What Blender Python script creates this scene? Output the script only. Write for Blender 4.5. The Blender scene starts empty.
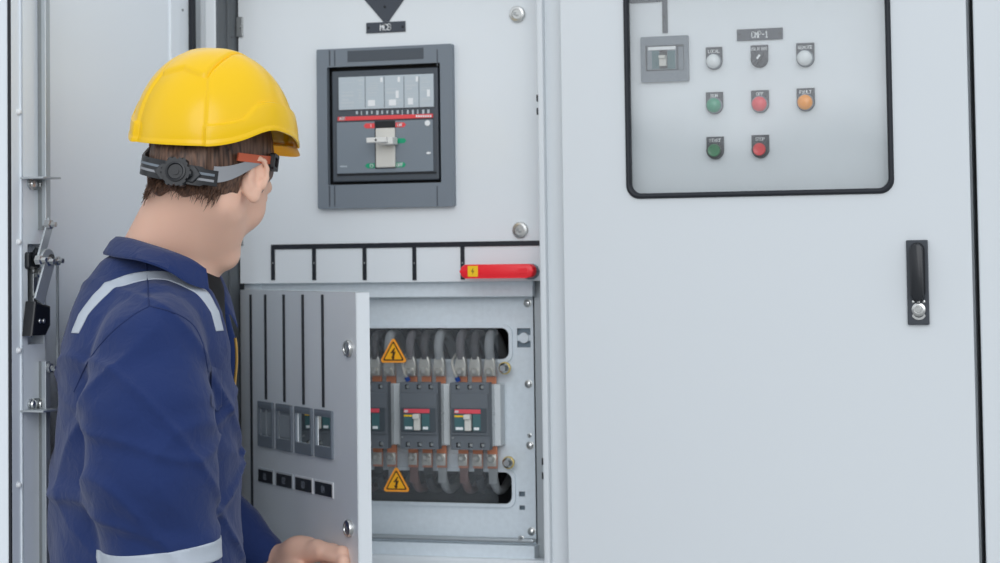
import bpy, bmesh, math, random
import numpy as np
from mathutils import Vector, Matrix
PI = math.pi
random.seed(7)
SC = bpy.context.scene
COL = SC.collection

# ---------------------------------------------------------------- camera
F = 2200.0                                   # focal length in pixels of the 1000x563 frame
YAW, PITCH, ROLL = -0.3221783, 0.0490978, -0.0134664
PX, PY = 500 - 12.436, 281.5 - 135.224       # principal point (the photo is an off-centre crop)
CAM = np.array([1.61283, -3.47415, 1.5])
def _axes():
    sy, cy, sp, cp = math.sin(YAW), math.cos(YAW), math.sin(PITCH), math.cos(PITCH)
    f = np.array([sy*cp, cy*cp, sp]); r = np.array([cy, -sy, 0.]); u = np.cross(r, f)
    cr, sr = math.cos(ROLL), math.sin(ROLL)
    return cr*r + sr*u, -sr*r + cr*u, f
CR, CU, CF = _axes()
cd = bpy.data.cameras.new('camera'); cam = bpy.data.objects.new('camera', cd); COL.objects.link(cam)
cd.sensor_width = 36; cd.lens = 36*F/1000; cd.shift_x = 12.436/1000; cd.shift_y = -135.224/1000
cd.dof.use_dof = True; cd.dof.focus_distance = 3.12; cd.dof.aperture_fstop = 6.3
cd.clip_start = 0.05; cd.clip_end = 300
m = Matrix.Identity(4)
for i in range(3):
    m[i][0], m[i][1], m[i][2], m[i][3] = CR[i], CU[i], -CF[i], CAM[i]
cam.matrix_world = m
SC.camera = cam
SC.cycles.diffuse_bounces = 8; SC.cycles.transparent_max_bounces = 16
def ray(px, py): return (px-PX)/F*CR - (py-PY)/F*CU + CF
def W(px, py, d): return CAM + ray(px, py)*d           # point seen at a pixel, d metres along the optical axis

# ---------------------------------------------------------------- light
SC.view_settings.view_transform = 'Standard'; SC.view_settings.look = 'None'
SC.view_settings.exposure = 0.0; SC.view_settings.gamma = 1.0; SC.view_settings.use_curve_mapping = False
wd = bpy.data.worlds.new('overcast_sky'); SC.world = wd; wd.use_nodes = True
nt = wd.node_tree; nt.nodes.clear()
def N(t, typ, **kw):
    n = t.nodes.new(typ)
    for k, v in kw.items(): setattr(n, k, v)
    return n
tc = N(nt, 'ShaderNodeTexCoord'); sx = N(nt, 'ShaderNodeSeparateXYZ'); nt.links.new(tc.outputs['Generated'], sx.inputs[0])
nz = N(nt, 'ShaderNodeTexNoise'); nz.inputs['Scale'].default_value = 7; nz.inputs['Detail'].default_value = 5
nt.links.new(tc.outputs['Generated'], nz.inputs['Vector'])
ma = N(nt, 'ShaderNodeMath', operation='MULTIPLY_ADD'); ma.inputs[1].default_value = -0.10; ma.inputs[2].default_value = 0.05
nt.links.new(nz.outputs['Fac'], ma.inputs[0])
ad = N(nt, 'ShaderNodeMath', operation='ADD'); nt.links.new(sx.outputs['Z'], ad.inputs[0]); nt.links.new(ma.outputs[0], ad.inputs[1])
cr_ = N(nt, 'ShaderNodeValToRGB'); nt.links.new(ad.outputs[0], cr_.inputs[0])
SKY = 1.0
els = cr_.color_ramp.elements
els[0].position = 0.0; els[0].color = (.30, .32, .33, 1)
els[1].position = 1.0; els[1].color = (.86, .93, 1.02, 1)
for p, c in ((.050, (.42, .46, .48, 1)), (.066, (1.38, 1.44, 1.51, 1)), (.30, (1.08, 1.14, 1.21, 1))):
    e = els.new(p); e.color = c
bg = N(nt, 'ShaderNodeBackground'); bg.inputs['Strength'].default_value = .84
wo = N(nt, 'ShaderNodeOutputWorld')
nt.links.new(cr_.outputs[0], bg.inputs[0]); nt.links.new(bg.outputs[0], wo.inputs[0])
sl = bpy.data.lights.new('sun', 'SUN'); sun = bpy.data.objects.new('sun', sl); COL.objects.link(sun)
sl.energy = .88; sl.angle = math.radians(40); sl.color = (.97, .99, 1.02)
sun.rotation_euler = Vector((-.27, .90, -.34)).to_track_quat('-Z', 'Y').to_euler(); sun.location = (3, -5, 6)

# ---------------------------------------------------------------- materials
def srgb(r, g, b):
    f = lambda c: (c/255/12.92) if c/255 <= .04045 else ((c/255+.055)/1.055)**2.4
    return (f(r), f(g), f(b), 1)
MATS = {}
def mat(name, col, rough=.5, metal=0., bump=0., bscale=200., vary=0., vscale=6., spec=.5, coat=0., sss=0.):
    if name in MATS: return MATS[name]
    m = bpy.data.materials.new(name); m.use_nodes = True; t = m.node_tree; b = t.nodes['Principled BSDF']
    b.inputs['Roughness'].default_value = rough; b.inputs['Metallic'].default_value = metal
    b.inputs['Specular IOR Level'].default_value = spec; b.inputs['Coat Weight'].default_value = coat
    b.inputs['Base Color'].default_value = col
    if sss: b.inputs['Subsurface Weight'].default_value = sss; b.inputs['Subsurface Radius'].default_value = (.012, .005, .003); b.inputs['Subsurface Scale'].default_value = .6
    t_c = N(t, 'ShaderNodeTexCoord')
    if vary:
        n = N(t, 'ShaderNodeTexNoise'); n.inputs['Scale'].default_value = vscale; n.inputs['Detail'].default_value = 6
        t.links.new(t_c.outputs['Object'], n.inputs['Vector'])
        mr = N(t, 'ShaderNodeMapRange'); mr.inputs[3].default_value = 1-vary; mr.inputs[4].default_value = 1+vary
        t.links.new(n.outputs['Fac'], mr.inputs[0])
        mx = N(t, 'ShaderNodeMix', data_type='RGBA', blend_type='MULTIPLY'); mx.inputs[0].default_value = 1
        mx.inputs[6].default_value = col; t.links.new(mr.outputs[0], mx.inputs[7]); t.links.new(mx.outputs[2], b.inputs['Base Color'])
    if bump:
        n2 = N(t, 'ShaderNodeTexNoise'); n2.inputs['Scale'].default_value = bscale; n2.inputs['Detail'].default_value = 3
        t.links.new(t_c.outputs['Object'], n2.inputs['Vector'])
        bp = N(t, 'ShaderNodeBump'); bp.inputs['Strength'].default_value = bump; bp.inputs['Distance'].default_value = .002
        t.links.new(n2.outputs['Fac'], bp.inputs['Height']); t.links.new(bp.outputs[0], b.inputs['Normal'])
    MATS[name] = m; return m
paint = mat('grey_powder_coat', srgb(220, 225, 228), .42, bump=.03, bscale=900, vary=.012, vscale=3)
paint_in_lift = mat('grey_inner_door_shade_lift', srgb(228, 233, 236), .30, coat=.35, bump=.03, bscale=900, vary=.012, vscale=3)  # same grey coat, base colour lightened to offset the shade on recessed faces
paint_back_lift = mat('grey_door_inside_shade_lift', srgb(234, 240, 245), .4, bump=.03, bscale=900, vary=.012, vscale=3)  # same grey coat, lightened further as painted-in fill for the shaded alcove
darkpaint = mat('dark_grey_frame_paint', srgb(92, 97, 101), .5, vary=.04)
rubber = mat('black_rubber', srgb(26, 30, 38), .55)
blackpl = mat('black_plastic', srgb(24, 26, 30), .38)
strip_m = mat('black_mimic_plastic', srgb(22, 27, 36), .4)
strip_g = mat('slate_engraved_plastic', srgb(62, 68, 78), .4)
bezel_m = mat('mid_grey_plastic', srgb(119, 128, 137), .45, bump=.05, bscale=1200)
bezel_d = mat('dark_grey_plastic', srgb(74, 81, 89), .45, bump=.05, bscale=1200)
slot_m = mat('slot_black', srgb(18, 22, 28), .6)
labelg = mat('pale_grey_label', srgb(188, 198, 204), .3)
white_m = mat('white_print', srgb(235, 237, 238), .5)
pale_print = mat('pale_print', srgb(196, 203, 207), .5)
red_print = mat('red_print', srgb(232, 76, 80), .45)
green_print = mat('green_print', srgb(20, 158, 116), .45)
toggle_m = mat('bone_plastic', srgb(212, 210, 203), .4)
steel = mat('bright_zinc', srgb(205, 206, 204), .28, metal=1., vary=.05, vscale=40)
steel_d = mat('dull_zinc', srgb(165, 168, 168), .4, metal=1., vary=.08, vscale=30)
zinc_flat = mat('zinc_coated_bar', srgb(186, 192, 195), .35, metal=.6)
galv = mat('galvanised_sheet', srgb(216, 225, 231), .4, metal=.0, bump=.08, bscale=300, vary=.09, vscale=110)
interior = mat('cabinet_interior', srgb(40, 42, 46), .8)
copper = mat('copper_bar', srgb(214, 142, 110), .4, metal=.5, vary=.15, vscale=60)
lug_m = mat('tinned_lug', srgb(214, 211, 202), .4, metal=.7, vary=.2, vscale=120)
cable_g = mat('grey_cable', srgb(150, 153, 154), .5)
cable_d = mat('dark_cable', srgb(62, 60, 62), .5)
wire_w = mat('white_wire', srgb(214, 208, 196), .5)
blue_m = mat('blue_ferrule', srgb(24, 70, 150), .4)
teal_m = mat('teal_label', srgb(66, 104, 108), .45)
mcbface = mat('breaker_charcoal', srgb(98, 104, 110), .5, bump=.05, bscale=900)
mcbside = mat('breaker_light_side', srgb(205, 210, 212), .5)
red_m = mat('red_handle_plastic', srgb(242, 36, 48), .35)
yellow_m = mat('yellow_sticker', srgb(255, 182, 22), .45)
yellow_b = mat('bright_yellow_sticker', srgb(248, 200, 20), .45)
amber_edge = mat('orange_sticker_edge', srgb(255, 166, 48), .45)
lens_w = mat('white_lens', srgb(226, 230, 230), .25, coat=.3)
lens_g = mat('green_lens', srgb(20, 150, 112), .25, coat=.3)
lens_r = mat('red_lens', srgb(232, 52, 62), .25, coat=.3)
lens_a = mat('amber_lens', srgb(255, 160, 22), .25, coat=.3)
but_g = mat('green_button', srgb(22, 120, 68), .3, coat=.2)
but_r = mat('red_button', srgb(226, 38, 44), .3, coat=.2)
plate_m = mat('engraved_black_plate', srgb(44, 49, 58), .4)
handle_k = mat('handle_black', srgb(28, 31, 36), .35)
handle_b = mat('handle_charcoal', srgb(60, 65, 72), .4)
concrete = mat('pale_concrete', srgb(168, 168, 166), .85, bump=.3, bscale=60, vary=.1, vscale=3)
hat_m = mat('yellow_hard_hat', srgb(255, 204, 0), .28, coat=.05, spec=.4)
hat_strap = mat('grey_strap', srgb(150, 152, 156), .5)
hat_or = mat('orange_strap', srgb(196, 92, 58), .55)
skin = mat('skin', srgb(238, 192, 168), .5, vary=.05, vscale=14, sss=.12, bump=.05, bscale=350)
eye_m = mat('eye_white', srgb(225, 222, 218), .2)
shirt_m = mat('black_tshirt', srgb(18, 19, 23), .9)
tape_m = mat('silver_reflective_tape', srgb(190, 198, 208), .45, bump=.1, bscale=500)
gold_m = mat('brass_zip', srgb(196, 156, 84), .4, metal=.6)
boot_m = mat('black_leather', srgb(30, 28, 28), .5)
# coverall cloth: navy with fine weave
def cloth():
    m = mat('navy_cotton', srgb(32, 51, 101), .85, vary=.10, vscale=9, spec=.25)
    t = m.node_tree; b = t.nodes['Principled BSDF']; b.inputs['Sheen Weight'].default_value = .15
    tcn = N(t, 'ShaderNodeTexCoord'); n1 = N(t, 'ShaderNodeTexNoise'); n1.inputs['Scale'].default_value = 38; n1.inputs['Detail'].default_value = 5
    n1.inputs['Distortion'].default_value = .6
    bp = N(t, 'ShaderNodeBump'); bp.inputs['Strength'].default_value = .35; bp.inputs['Distance'].default_value = .008
    t.links.new(tcn.outputs['Object'], n1.inputs['Vector']); t.links.new(n1.outputs['Fac'], bp.inputs['Height']); t.links.new(bp.outputs[0], b.inputs['Normal'])
    return m
navy = cloth()
navy_d = mat('navy_seam', srgb(30, 46, 92), .9)
def hairmat():
    m = mat('brown_hair', srgb(74, 52, 42), .45, spec=.4)
    t = m.node_tree; b = t.nodes['Principled BSDF']
    tcn = N(t, 'ShaderNodeTexCoord'); mp = N(t, 'ShaderNodeMapping'); mp.inputs['Scale'].default_value = (260, 260, 22)
    n1 = N(t, 'ShaderNodeTexNoise'); n1.inputs['Scale'].default_value = 1; n1.inputs['Detail'].default_value = 3
    rp = N(t, 'ShaderNodeValToRGB'); rp.color_ramp.elements[0].color = srgb(52, 35, 27); rp.color_ramp.elements[1].color = srgb(132, 98, 78)
    rp.color_ramp.elements[0].position = .3; rp.color_ramp.elements[1].position = .75
    t.links.new(tcn.outputs['Object'], mp.inputs[0]); t.links.new(mp.outputs[0], n1.inputs['Vector'])
    t.links.new(n1.outputs['Fac'], rp.inputs[0]); t.links.new(rp.outputs[0], b.inputs['Base Color'])
    return m
hair_m = hairmat()
def pane_mat(name, fac, tint, rough):
    m = bpy.data.materials.new(name); m.use_nodes = True; t = m.node_tree; t.nodes.clear()
    tr = N(t, 'ShaderNodeBsdfTransparent'); tr.inputs[0].default_value = tint
    gl = N(t, 'ShaderNodeBsdfGlossy'); gl.inputs['Roughness'].default_value = rough
    lw = N(t, 'ShaderNodeLayerWeight'); lw.inputs['Blend'].default_value = .5
    pw = N(t, 'ShaderNodeMath', operation='POWER'); pw.inputs[1].default_value = 5; t.links.new(lw.outputs['Facing'], pw.inputs[0])
    fr = N(t, 'ShaderNodeMath', operation='MULTIPLY_ADD'); fr.inputs[1].default_value = 1-fac; fr.inputs[2].default_value = fac; t.links.new(pw.outputs[0], fr.inputs[0])
    mx = N(t, 'ShaderNodeMixShader'); o = N(t, 'ShaderNodeOutputMaterial')
    t.links.new(fr.outputs[0], mx.inputs[0]); t.links.new(tr.outputs[0], mx.inputs[1]); t.links.new(gl.outputs[0], mx.inputs[2]); t.links.new(mx.outputs[0], o.inputs[0])
    return m
glass_m = pane_mat('window_glass', .095, (.98, .985, .985, 1), .015)
acryl_m = pane_mat('clear_acrylic', .10, (.96, .965, .97, 1), .06)

# ---------------------------------------------------------------- helpers
BASE = {}                                     # world position of each thing's base
def thing(name, label, cat, loc, group=None):
    o = bpy.data.objects.new(name, None); COL.objects.link(o); o.location = tuple(float(v) for v in loc); o.empty_display_size = .05
    o['label'] = label; o['category'] = cat
    if group: o['group'] = group
    BASE[o.name] = np.array(loc, float)
    return o
def root_of(o):
    while o.parent: o = o.parent
    return o
def obj(name, bm, mt, parent=None, smooth=None):
    """link a bmesh (in world coordinates) as ONE mesh object under its parent"""
    me = bpy.data.meshes.new(name)
    if parent is not None:
        b = BASE[root_of(parent).name]; bmesh.ops.translate(bm, verts=bm.verts, vec=Vector(-b))
    bmesh.ops.recalc_face_normals(bm, faces=bm.faces)
    bm.to_mesh(me); bm.free()
    for x in (mt if isinstance(mt, (list, tuple)) else [mt]): me.materials.append(x)
    o = bpy.data.objects.new(name, me); COL.objects.link(o); o.parent = parent
    if smooth is not None:
        me.polygons.foreach_set('use_smooth', [True]*len(me.polygons))
        if smooth < 179: me.set_sharp_from_angle(angle=math.radians(smooth))
    return o
def structure(o): o['kind'] = 'structure'; return o
class Plane:
    """u runs right along the face, v is height, n points out of the face"""
    def __init__(s, o, u):
        s.o = np.array(o, float); s.u = np.array(u, float); s.u /= np.linalg.norm(s.u); s.v = np.array([0, 0, 1.]); s.n = np.cross(s.u, s.v)
    def w(s, u, v, n=0): return s.o + u*s.u + v*s.v + n*s.n
    def uv(s, px, py, n=0):
        d = ray(px, py); o = s.o + n*s.n; t = ((o-CAM)@s.n)/(d@s.n); q = CAM + d*t - s.o
        return float(q@s.u), float(q@s.v)
    def rect(s, x0, y0, x1, y1, n=0):
        xm, ym = (x0+x1)/2, (y0+y1)/2
        return s.uv(x0, ym, n)[0], s.uv(x1, ym, n)[0], s.uv(xm, y1, n)[1], s.uv(xm, y0, n)[1]
def box(bm, P, r, n0, n1, bev=0., seg=2):
    u0, u1, v0, v1 = r
    vs = [bm.verts.new(P.w(u, v, n)) for n in (n0, n1) for v in (v0, v1) for u in (u0, u1)]
    fs = [bm.faces.new([vs[i] for i in q]) for q in ((0, 1, 3, 2), (4, 6, 7, 5), (0, 4, 5, 1), (2, 3, 7, 6), (0, 2, 6, 4), (1, 5, 7, 3))]
    if bev:
        es = list({e for f in fs for e in f.edges})
        bmesh.ops.bevel(bm, geom=es, offset=bev, segments=seg, affect='EDGES', profile=.5)
    return bm
def prism(bm, P, pts, n0, n1, bev=0.):
    """extrude an outline (u, v) from n0 to n1"""
    lo = [bm.verts.new(P.w(u, v, n0)) for u, v in pts]; hi = [bm.verts.new(P.w(u, v, n1)) for u, v in pts]
    k = len(pts); fs = [bm.faces.new(hi), bm.faces.new(lo[::-1])]
    for i in range(k): fs.append(bm.faces.new((lo[i], lo[(i+1) % k], hi[(i+1) % k], hi[i])))
    if bev: bmesh.ops.bevel(bm, geom=list(fs[0].edges), offset=bev, segments=2, affect='EDGES', profile=.5)
    return bm
def rrect(r, rad, k=6):
    u0, u1, v0, v1 = r; out = []
    for cx, cy, a in ((u1-rad, v1-rad, 0), (u0+rad, v1-rad, 90), (u0+rad, v0+rad, 180), (u1-rad, v0+rad, 270)):
        for i in range(k+1):
            t = math.radians(a + 90*i/k); out.append((cx+rad*math.cos(t), cy+rad*math.sin(t)))
    return out
def circ(u, v, r, k=28, ph=0): return [(u+r*math.cos(2*PI*i/k+ph), v+r*math.sin(2*PI*i/k+ph)) for i in range(k)]
def ring(bm, P, outer, inner, n0, n1):
    """a frame between two outlines with the same number of points"""
    k = len(outer); q = [[bm.verts.new(P.w(u, v, n)) for u, v in o] for n in (n0, n1) for o in (outer, inner)]
    for i in range(k):
        j = (i+1) % k
        bm.faces.new((q[2][i], q[2][j], q[3][j], q[3][i])); bm.faces.new((q[0][j], q[0][i], q[1][i], q[1][j]))
        bm.faces.new((q[0][i], q[0][j], q[2][j], q[2][i])); bm.faces.new((q[1][j], q[1][i], q[3][i], q[3][j]))
    return bm
def sheet_holes(bm, P, r, holes, n0, n1):
    """a sheet with rectangular holes: grid cells that are not holes"""
    us = sorted({r[0], r[1], *[h[0] for h in holes], *[h[1] for h in holes]}); vs = sorted({r[2], r[3], *[h[2] for h in holes], *[h[3] for h in holes]})
    solid = {}
    for i in range(len(us)-1):
        for j in range(len(vs)-1):
            cu, cv = (us[i]+us[i+1])/2, (vs[j]+vs[j+1])/2
            solid[i, j] = not any(h[0] < cu < h[1] and h[2] < cv < h[3] for h in holes)
    cache = {}
    def V(i, j, n):
        if (i, j, n) not in cache: cache[i, j, n] = bm.verts.new(P.w(us[i], vs[j], n))
        return cache[i, j, n]
    for (i, j), s in solid.items():
        if not s: continue
        bm.faces.new((V(i, j, n1), V(i+1, j, n1), V(i+1, j+1, n1), V(i, j+1, n1))); bm.faces.new((V(i, j+1, n0), V(i+1, j+1, n0), V(i+1, j, n0), V(i, j, n0)))
        for di, dj, a, b in ((-1, 0, (i, j+1), (i, j)), (1, 0, (i+1, j), (i+1, j+1)), (0, -1, (i, j), (i+1, j)), (0, 1, (i+1, j+1), (i, j+1))):
            if not solid.get((i+di, j+dj), False): bm.faces.new((V(*a, n0), V(*b, n0), V(*b, n1), V(*a, n1)))
    return bm
def lathe(bm, P, u, v, prof, k=28):
    """profile of (radius, n) turned about the face normal at (u, v)"""
    rows = []
    for r, n in prof:
        if r <= 1e-6: rows.append([bm.verts.new(P.w(u, v, n))])
        else: rows.append([bm.verts.new(P.w(u+r*math.cos(2*PI*i/k), v+r*math.sin(2*PI*i/k), n)) for i in range(k)])
    for a, b in zip(rows, rows[1:]):
        for i in range(k):
            j = (i+1) % k
            if len(a) == 1 and len(b) == 1: continue
            if len(a) == 1: bm.faces.new((a[0], b[i], b[j]))
            elif len(b) == 1: bm.faces.new((a[i], a[j], b[0]))
            else: bm.faces.new((a[i], a[j], b[j], b[i]))
    return bm
def tube(bm, pts, r, k=10, rr=None):
    """round tube through world points with capped ends"""
    pts = [np.array(p, float) for p in pts]; rows = []; up = None
    for i, p in enumerate(pts):
        t = pts[min(i+1, len(pts)-1)] - pts[max(i-1, 0)]; t /= np.linalg.norm(t)
        if up is None: up = np.cross(t, [0.31, .2, .93]); up /= np.linalg.norm(up)
        up = up - t*(up@t); up /= np.linalg.norm(up); s = np.cross(t, up); ri = rr[i] if rr else r
        rows.append([bm.verts.new(p + ri*(math.cos(2*PI*j/k)*up + math.sin(2*PI*j/k)*s)) for j in range(k)])
    for a, b in zip(rows, rows[1:]):
        for j in range(k): bm.faces.new((a[j], a[(j+1) % k], b[(j+1) % k], b[j]))
    bm.faces.new(rows[0][::-1]); bm.faces.new(rows[-1])
    return bm
def spline(pts, n=8):
    p = [np.array(x, float) for x in pts]; p = [2*p[0]-p[1]] + p + [2*p[-1]-p[-2]]; out = []
    for i in range(1, len(p)-2):
        for k in range(n):
            t = k/n; a, b, c, d = p[i-1:i+3]
            out.append(.5*(2*b + (c-a)*t + (2*a-5*b+4*c-d)*t*t + (3*b-a-3*c+d)*t**3))
    return out + [p[-2]]
def new(): return bmesh.new()
GLYPH = {'A': ['0,0 2,6 4,0', '.7,2 3.3,2'], 'B': ['0,0 0,6 3,6 4,5.2 4,3.8 3,3 0,3', '3,3 4,2.2 4,.8 3,0 0,0'], 'C': ['4,1 3,0 1,0 0,1 0,5 1,6 3,6 4,5'], 'E': ['4,0 0,0 0,6 4,6', '0,3 3,3'],
 'F': ['0,0 0,6 4,6', '0,3 3,3'], 'I': ['2,0 2,6'], 'L': ['0,6 0,0 4,0'], 'M': ['0,0 0,6 2,2.5 4,6 4,0'], 'N': ['0,0 0,6 4,0 4,6'], 'O': ['1,0 0,1 0,5 1,6 3,6 4,5 4,1 3,0 1,0'],
 'P': ['0,0 0,6 3,6 4,5 4,4 3,3 0,3'], 'Q': ['1,0 0,1 0,5 1,6 3,6 4,5 4,1 3,0 1,0', '2.6,1.6 4.2,-.4'], 'R': ['0,0 0,6 3,6 4,5 4,4 3,3 0,3', '2,3 4,0'], 'S': ['0,1 1,0 3,0 4,1 4,2.3 3,3 1,3 0,3.7 0,5 1,6 3,6 4,5'],
 'T': ['2,0 2,6', '0,6 4,6'], 'U': ['0,6 0,1 1,0 3,0 4,1 4,6'], '-': ['.6,3 3.4,3'], '1': ['.8,4.6 2.2,6 2.2,0', '.8,0 3.6,0'], '2': ['0,5 1,6 3,6 4,5 4,3.8 0,0 4,0'], '3': ['0,5 1,6 3,6 4,5 4,3.8 3,3 1.5,3', '3,3 4,2.2 4,1 3,0 1,0 0,1'],
 '4': ['3,0 3,6 0,2 4,2'], ' ': []}
def text(bm, P, s, r, n, w=None):
    """engraved single-stroke lettering filling the rectangle r on a face"""
    k = len(s); sx = (r[1]-r[0])/(5.6*k-1.6); sy = (r[3]-r[2])/6; w = w or min(.5*min(sx, sy)*1.5, .0008)
    for i, ch in enumerate(s):
        for st in GLYPH[ch]:
            pts = [np.array([float(a) for a in q.split(',')]) for q in st.split()]
            pts = [np.array([r[0] + (5.6*i+p[0])*sx, r[2] + p[1]*sy]) for p in pts]
            for a, b in zip(pts, pts[1:]):
                d = (b-a)/np.linalg.norm(b-a); q = np.array([-d[1], d[0]])*w; e = d*w*.8
                prism(bm, P, [tuple(a-e-q), tuple(b+e-q), tuple(b+e+q), tuple(a-e+q)], n-.0002, n+.0005)
    return bm
def screw(bm, P, u, v, n, r=.0055, h=.004): return lathe(bm, P, u, v, [(r*1.25, n), (r*1.25, n+h*.25), (r, n+h*.3), (r*.85, n+h*.75), (r*.45, n+h), (0, n+h)], 14)
def sub(o, t, cat=None): o['label'] = t; return o

X = (1, 0, 0)
FRONT = Plane((0, 0, 0), X)                   # the recessed inner doors
SHELL = Plane((0, -.07, 0), X)                # front of the cabinet frames
DOORP = Plane((0, -.09, 0), X)                # outer skin of the closed doors
TOPZ, DEPTH = 2.03, .55

# ================================================================ setting
bm = new(); G = Plane((0, 0, 0), X)
vs = [bm.verts.new(p) for p in ((-30, -40, 0), (30, -40, 0), (30, 12, 0), (-30, 12, 0))]; bm.faces.new(vs)
structure(obj('floor', bm, concrete))

# ================================================================ left cabinet: shell
cab = thing('electrical_cabinet', 'grey electrical cabinet with its outer door swung open, breakers and inner doors showing', 'electrical cabinet', (.25, .2, 0))
uL0 = SHELL.uv(197.5, 150)[0]; uLs = SHELL.uv(205, 150)[0]; uL1 = SHELL.uv(217, 150)[0]          # left stile
uLip0 = SHELL.uv(540, 280)[0]; uLip1 = SHELL.uv(546.4, 280)[0]; uR1 = SHELL.uv(564.5, 280)[0] + .004
back = -DEPTH                                                     # in n
bm = new()
box(bm, FRONT, (uL0, uL0+.004, .1, TOPZ), back, .056); box(bm, FRONT, (uR1-.004, uR1, .1, TOPZ), back, .055)
box(bm, FRONT, (uL0, uR1, .1, TOPZ), back, back+.004); box(bm, FRONT, (uL0, uR1, TOPZ-.004, TOPZ), back, .065)
box(bm, FRONT, (uL0, uR1, .02, .1), back, .05, .003); box(bm, FRONT, (uL0, uR1, .1, .104), back, .06)
obj('body', bm, paint, cab)
bm = new(); box(bm, FRONT, (uLs, uL1, .1, TOPZ), .0, .07, .003); box(bm, FRONT, (uL0, uLs+.001, .1, TOPZ), .0, .058, .002)
box(bm, FRONT, (uL0, uR1, TOPZ-.03, TOPZ), .01, .068, .003); box(bm, FRONT, (uL0, uR1, .1, .17), .01, .068, .003)
box(bm, FRONT, (uLip1-.003, uR1, .1, TOPZ), .0, .058, .002)
obj('frame', bm, paint, cab)
bm = new(); box(bm, FRONT, (uLip0, uLip1, .11, TOPZ-.01), .004, .072, .003)
for py in (100, 113, 458, 472):                                    # little slots punched in the lip are dark inserts
    pass
obj('rain_lip', bm, paint, cab)
# dark liner on the left of the recess
bm = new(); box(bm, FRONT, (uL1-.001, uL1+.003, .17, TOPZ-.03), -.03, .069); box(bm, FRONT, (uL1, uL1+.006, .17, TOPZ-.03), -.03, .034, .001)
lin = obj('recess_liner', bm, darkpaint, cab)
SIDE = Plane((uL1+.0055, 0, 0), (0, 1, 0))
for py in (36, 262):
    bm = new(); v = FRONT.uv(226, py, .034)[1]; screw(bm, SIDE, -.02, v, 0, .0025, .002); obj('screw', bm, darkpaint, lin)
bm = new(); box(bm, FRONT, (FRONT.uv(231, 150)[0], FRONT.uv(239.3, 150)[0], .17, TOPZ-.03), -.02, -.004)
obj('gap_seal', bm, rubber, cab)
# interior floor of the dark void behind the mounting plate
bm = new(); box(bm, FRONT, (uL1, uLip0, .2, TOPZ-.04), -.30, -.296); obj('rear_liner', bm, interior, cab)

# ---------------------------------------------------------------- upper inner door
ux0 = FRONT.uv(239.3, 150)[0]; ux1 = FRONT.uv(541, 150)[0]; vz0 = FRONT.uv(388, 282.2)[1]
mcb_r = FRONT.rect(319.8, 47.2, 455.3, 207.8)
mcb_hole = (mcb_r[0]+.012, mcb_r[1]-.012, mcb_r[2]+.02, mcb_r[3]-.02)
bm = new(); sheet_holes(bm, FRONT, (ux0, ux1, vz0, TOPZ-.035), [mcb_hole], -.0016, 0)
for rr_ in ((ux0, ux0+.002, vz0, TOPZ-.035), (ux1-.002, ux1, vz0, TOPZ-.035), (ux0, ux1, vz0, vz0+.002)): box(bm, FRONT, rr_, -.022, -.0008)
updoor = obj('upper_inner_door', bm, paint_in_lift, cab)
def quarter_lock(P, px, py, parent, r=.0136):
    u, v = P.uv(px, py, .004)
    bm = new(); lathe(bm, P, u, v, [(r, 0), (r, .004), (r*.9, .0062), (r*.62, .0068), (r*.58, .0056), (0, .0056)], 32)
    o = obj('quarter_turn_lock', bm, steel, parent, 40)
    bm = new(); box(bm, P, (u-.0058, u-.0012, v-.0018, v+.0034), .0054, .0064, .0004); box(bm, P, (u-.002, u+.003, v-.0042, v-.0012), .0054, .0062, .0004)
    # key slot sits with the lock on the door
    obj('key_slot', bm, steel_d, parent)
quarter_lock(FRONT, 517, 14, updoor); quarter_lock(FRONT, 520, 230, updoor)
for py0, py1 in ((17, 37), (233, 245)):
    r = FRONT.rect(236.5, py0, 243, py1, .002)
    bm = new(); box(bm, FRONT, r, 0, .004, .001); lathe(bm, FRONT, (r[0]+r[1])/2, (r[2]+r[3])/2, [(.003, .004), (.003, .006), (0, .006)], 10)
    obj('hinge', bm, steel_d, updoor)
# black mimic strips on the upper inner door
bm = new(); u0 = FRONT.uv(271.2, 247)[0]; u1 = ux1-.003; va = FRONT.uv(404, 242.6)[1]; vb = FRONT.uv(404, 247.6)[1]
box(bm, FRONT, (u0, u1, vb, va), 0, .002, .0005); obj('busbar_strip', bm, strip_m, updoor)
for px in (273.2, 314.3, 364.8, 414.6, 462.8):
    u = FRONT.uv(px, 265)[0]; v_ = FRONT.uv(px, 280.2)[1] if px < 460 else FRONT.uv(px, 279.5)[1]
    bm = new(); box(bm, FRONT, (u-.0036, u+.0036, v_, vb), 0, .002, .0005); o = obj('busbar_strip', bm, strip_m, updoor)
    bm = new(); screw(bm, FRONT, u, FRONT.uv(px, 263)[1], .002, .0012, .0008); obj('pin', bm, steel_d, updoor)
# dark triangle pointing at the MCB plate
pt = [FRONT.uv(*p) for p in ((364, -1), (358, -10), (412, -10), (405, -1.5), (389, 21.5), (383.5, 21.7))]
bm = new(); prism(bm, FRONT, pt, 0, .002, .0004); tri = obj('supply_triangle', bm, strip_g, updoor)
bm = new(); u, v = FRONT.uv(385.3, 7); lathe(bm, FRONT, u, v, [(.0022, .002), (.0022, .0028), (0, .0028)], 12); obj('pin', bm, slot_m, updoor)

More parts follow.
